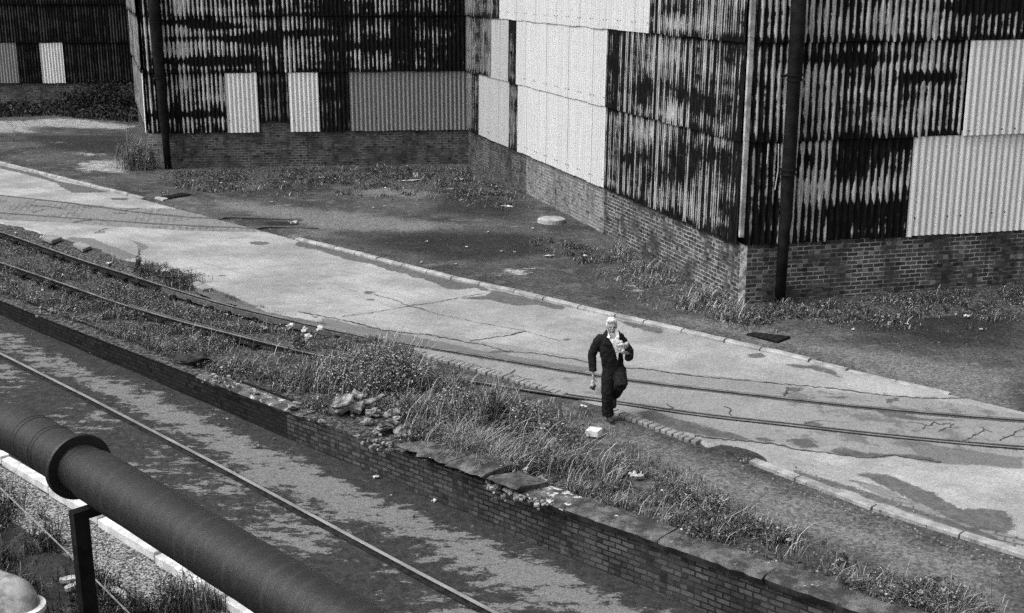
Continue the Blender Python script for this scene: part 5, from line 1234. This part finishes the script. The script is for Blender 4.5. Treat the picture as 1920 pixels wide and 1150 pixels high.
# weeds in the lower left
LL = [(-60, 880), (0, 905), (50, 935), (90, 975), (120, 1030), (150, 1075), (250, 1120), (300, 1165), (-60, 1190)]
LL2 = [(300, 1100), (360, 1110), (430, 1150), (300, 1165)]
f1_ = Veg(); f1_.blades(sample(LL, 5500, True, .5, 40), .08, .4, .006, .9, .08, .72, 40, .7); f1_.leaves(sample(LL, 9000, True, .5, 41)+np.random.RandomState(11).rand(9000, 1)*[0, 0, .22], .022, .03, .75, 41, .7); f1_.blades(sample(LL2, 500, True, .3, 42), .1, .4, .006, .7, .1, .6, 42)
f1_.build('weeds', 'dark weeds growing on the gravel below the big pipe', 'weeds', 'stuff')
def bush(px, py, r, h, n, label, cat='bush', size=.028, dry=.1, dark=.5, mul=1., low=False, name='bush', sd=0, stems=24, blades=300):
    b = (PL if low else PU)(px, py); rs_ = np.random.RandomState(sd+77); e = empty(name, b, label, cat)
    # clumps of leaves on branching stems
    cl = rs_.normal(size=(stems, 3)); cl /= np.linalg.norm(cl, axis=1)[:, None]; cl *= (rs_.rand(stems, 1)**.4); cl[:, 2] = np.abs(cl[:, 2]); cen = b+cl*np.array([r[0], r[1], h])*.95+[0, 0, .05]
    w = rs_.randint(0, stems, n); C = cen[w]+rs_.normal(size=(n, 3))*np.array([.3*r[0], .3*r[1], .16*h])*.55; C[:, 2] = np.maximum(C[:, 2], b[2]+.02)
    v = Veg(); v.leaves(C, size, dry, dark, sd, mul)
    rr = rs_.normal(size=(blades, 2))*.5*np.array(r)[:2]; Bp = b+np.stack([rr[:, 0], rr[:, 1], 0*rr[:, 0]], 1); v.blades(Bp, h*.5, h*1.25, .0045, .6, .35, .3, sd+1)
    v.build('foliage', parent=e); e2_ = [c for c in e.children][0]; e2_.location = -Vector(b)
    mb = MB()
    for c in cen: mb.tube([b+np.array([(c[0]-b[0])*.15, (c[1]-b[1])*.15, 0]), (b+c)/2+[0, 0, h*.12], c], [.007, .005, .002], 5)
    mb.build('stem', plain('weed stem', .06, .12) if 'weed stem' not in bpy.data.materials else bpy.data.materials['weed stem'], e)
    return e
bush(705, 722, (.95, .7), .72, 14500, 'wide leafy bush on the wall strip above the large broken concrete', size=.021, dry=.3, dark=.3, sd=1, stems=80, blades=1000)
bush(640, 700, (.5, .4), .3, 2500, 'lower leafy clump just left of the wide bush', size=.02, dry=.15, dark=.45, sd=2, stems=30)
bush(860, 778, (.55, .4), .42, 4200, 'rounded pale leafy bush in the middle of the strip left of the dark upright weed', size=.022, dry=.3, dark=.32, sd=21, stems=44, blades=500)
bush(985, 800, (.45, .35), .42, 3200, 'rounded leafy bush right of the dark upright weed and above the loose slabs', size=.022, dry=.2, dark=.4, sd=22, stems=36, blades=400)
bush(925, 800, (.22, .2), .62, 2200, 'tall dark upright weed in the middle of the tall grass', size=.02, dry=.02, dark=.85, sd=3, stems=26, mul=.8, name='tall_weed', cat='weed')
bush(1048, 838, (.45, .32), .36, 3200, 'spreading leafy weed between the tall grass and the white block', size=.024, dry=.16, dark=.4, sd=4, stems=36, name='leafy_weed', cat='weed')
bush(790, 828, (.35, .2), .2, 1500, 'dark low leafy weed behind the first loose coping slab', size=.02, dry=.06, dark=.7, sd=5, stems=20, name='leafy_weed', cat='weed')
bush(945, 872, (.4, .22), .22, 1800, 'dark leafy weed behind the last loose coping slab', size=.02, dry=.08, dark=.65, sd=6, stems=24, name='leafy_weed', cat='weed')
bush(1760, 1130, (.45, .3), .3, 2800, 'dark leafy clump behind the coping at the bottom right', size=.022, dry=.14, dark=.55, sd=7, stems=30, name='leafy_weed', cat='weed')
bush(1330, 1010, (.4, .2), .2, 1600, 'dark leafy weed touching the long coping slabs', size=.02, dry=.1, dark=.6, sd=8, stems=22, name='leafy_weed', cat='weed')
bush(256, 318, (.75, .5), 1.1, 1700, 'straggly bush against the left corner of the shed', size=.035, dry=.1, dark=.6, sd=9, stems=34, blades=700)
bush(330, 530, (.7, .25), .3, 1500, 'dark leafy weed standing beyond the farther rail beside the road', size=.022, dry=.03, dark=.8, sd=10, stems=26, mul=.8, name='leafy_weed', cat='weed')
bush(262, 505, (.12, .12), .5, 500, 'tall dark spike of weed at the road edge beyond the rails', size=.02, dry=.02, dark=.85, sd=11, stems=12, mul=.7, name='tall_weed', cat='weed', blades=40)
bush(330, 1135, (.3, .25), .5, 1500, 'tall feathery weed growing up in front of the white kerb', size=.016, dry=.1, dark=.6, sd=12, stems=30, low=True, name='tall_weed', cat='weed', blades=80)
bush(560, 655, (.16, .16), .3, 500, 'small dark weed among the white flowers', size=.02, dry=.05, dark=.8, sd=13, stems=10, name='leafy_weed', cat='weed', blades=40)
bush(205, 205, (3.2, 1.2), 1.6, 3000, 'dark rounded shrub before the rear shed at the end of the bank', size=.10, dry=.0, dark=.95, sd=14, stems=50, blades=100, mul=.6)

# ------------------------------------------------------------------ light and camera
SUN_AZ, SUN_EL = math.radians(-112), math.radians(57)
w = bpy.data.worlds.new('World'); sc.world = w; w.use_nodes = True; nt = w.node_tree
sky = nt.nodes.new('ShaderNodeTexSky'); sky.sky_type = 'NISHITA'; sky.sun_disc = False; sky.sun_elevation = SUN_EL; sky.sun_rotation = SUN_AZ; sky.air_density = 1.; sky.dust_density = 4
bw = nt.nodes.new('ShaderNodeRGBToBW'); nt.links.new(sky.outputs[0], bw.inputs[0]); nt.links.new(bw.outputs[0], nt.nodes['Background'].inputs['Color']); nt.nodes['Background'].inputs['Strength'].default_value = .14
sl = bpy.data.lights.new('sun', 'SUN'); sl.energy = 1.5; sl.angle = math.radians(28); so = bpy.data.objects.new('sun', sl); COL.objects.link(so)
dv = Vector((math.sin(SUN_AZ)*math.cos(SUN_EL), math.cos(SUN_AZ)*math.cos(SUN_EL), math.sin(SUN_EL))); so.rotation_euler = dv.to_track_quat('Z', 'Y').to_euler()
cam = bpy.data.cameras.new('camera'); cam.lens = FPX/1920*36; cam.sensor_width = 36; cam.clip_end = 2000; co = bpy.data.objects.new('camera', cam); COL.objects.link(co)
co.location = (0, 0, CAMH); co.rotation_euler = (math.pi/2-TH, 0, 0); sc.camera = co
sc.view_settings.view_transform = 'Standard'; sc.view_settings.look = 'None'; sc.view_settings.exposure = .75; sc.view_settings.gamma = 1
sc.cycles.use_denoising = False
sc.cycles.use_adaptive_sampling = True; sc.cycles.adaptive_threshold = .04; sc.cycles.adaptive_min_samples = 32
sc.cycles.max_bounces = 5
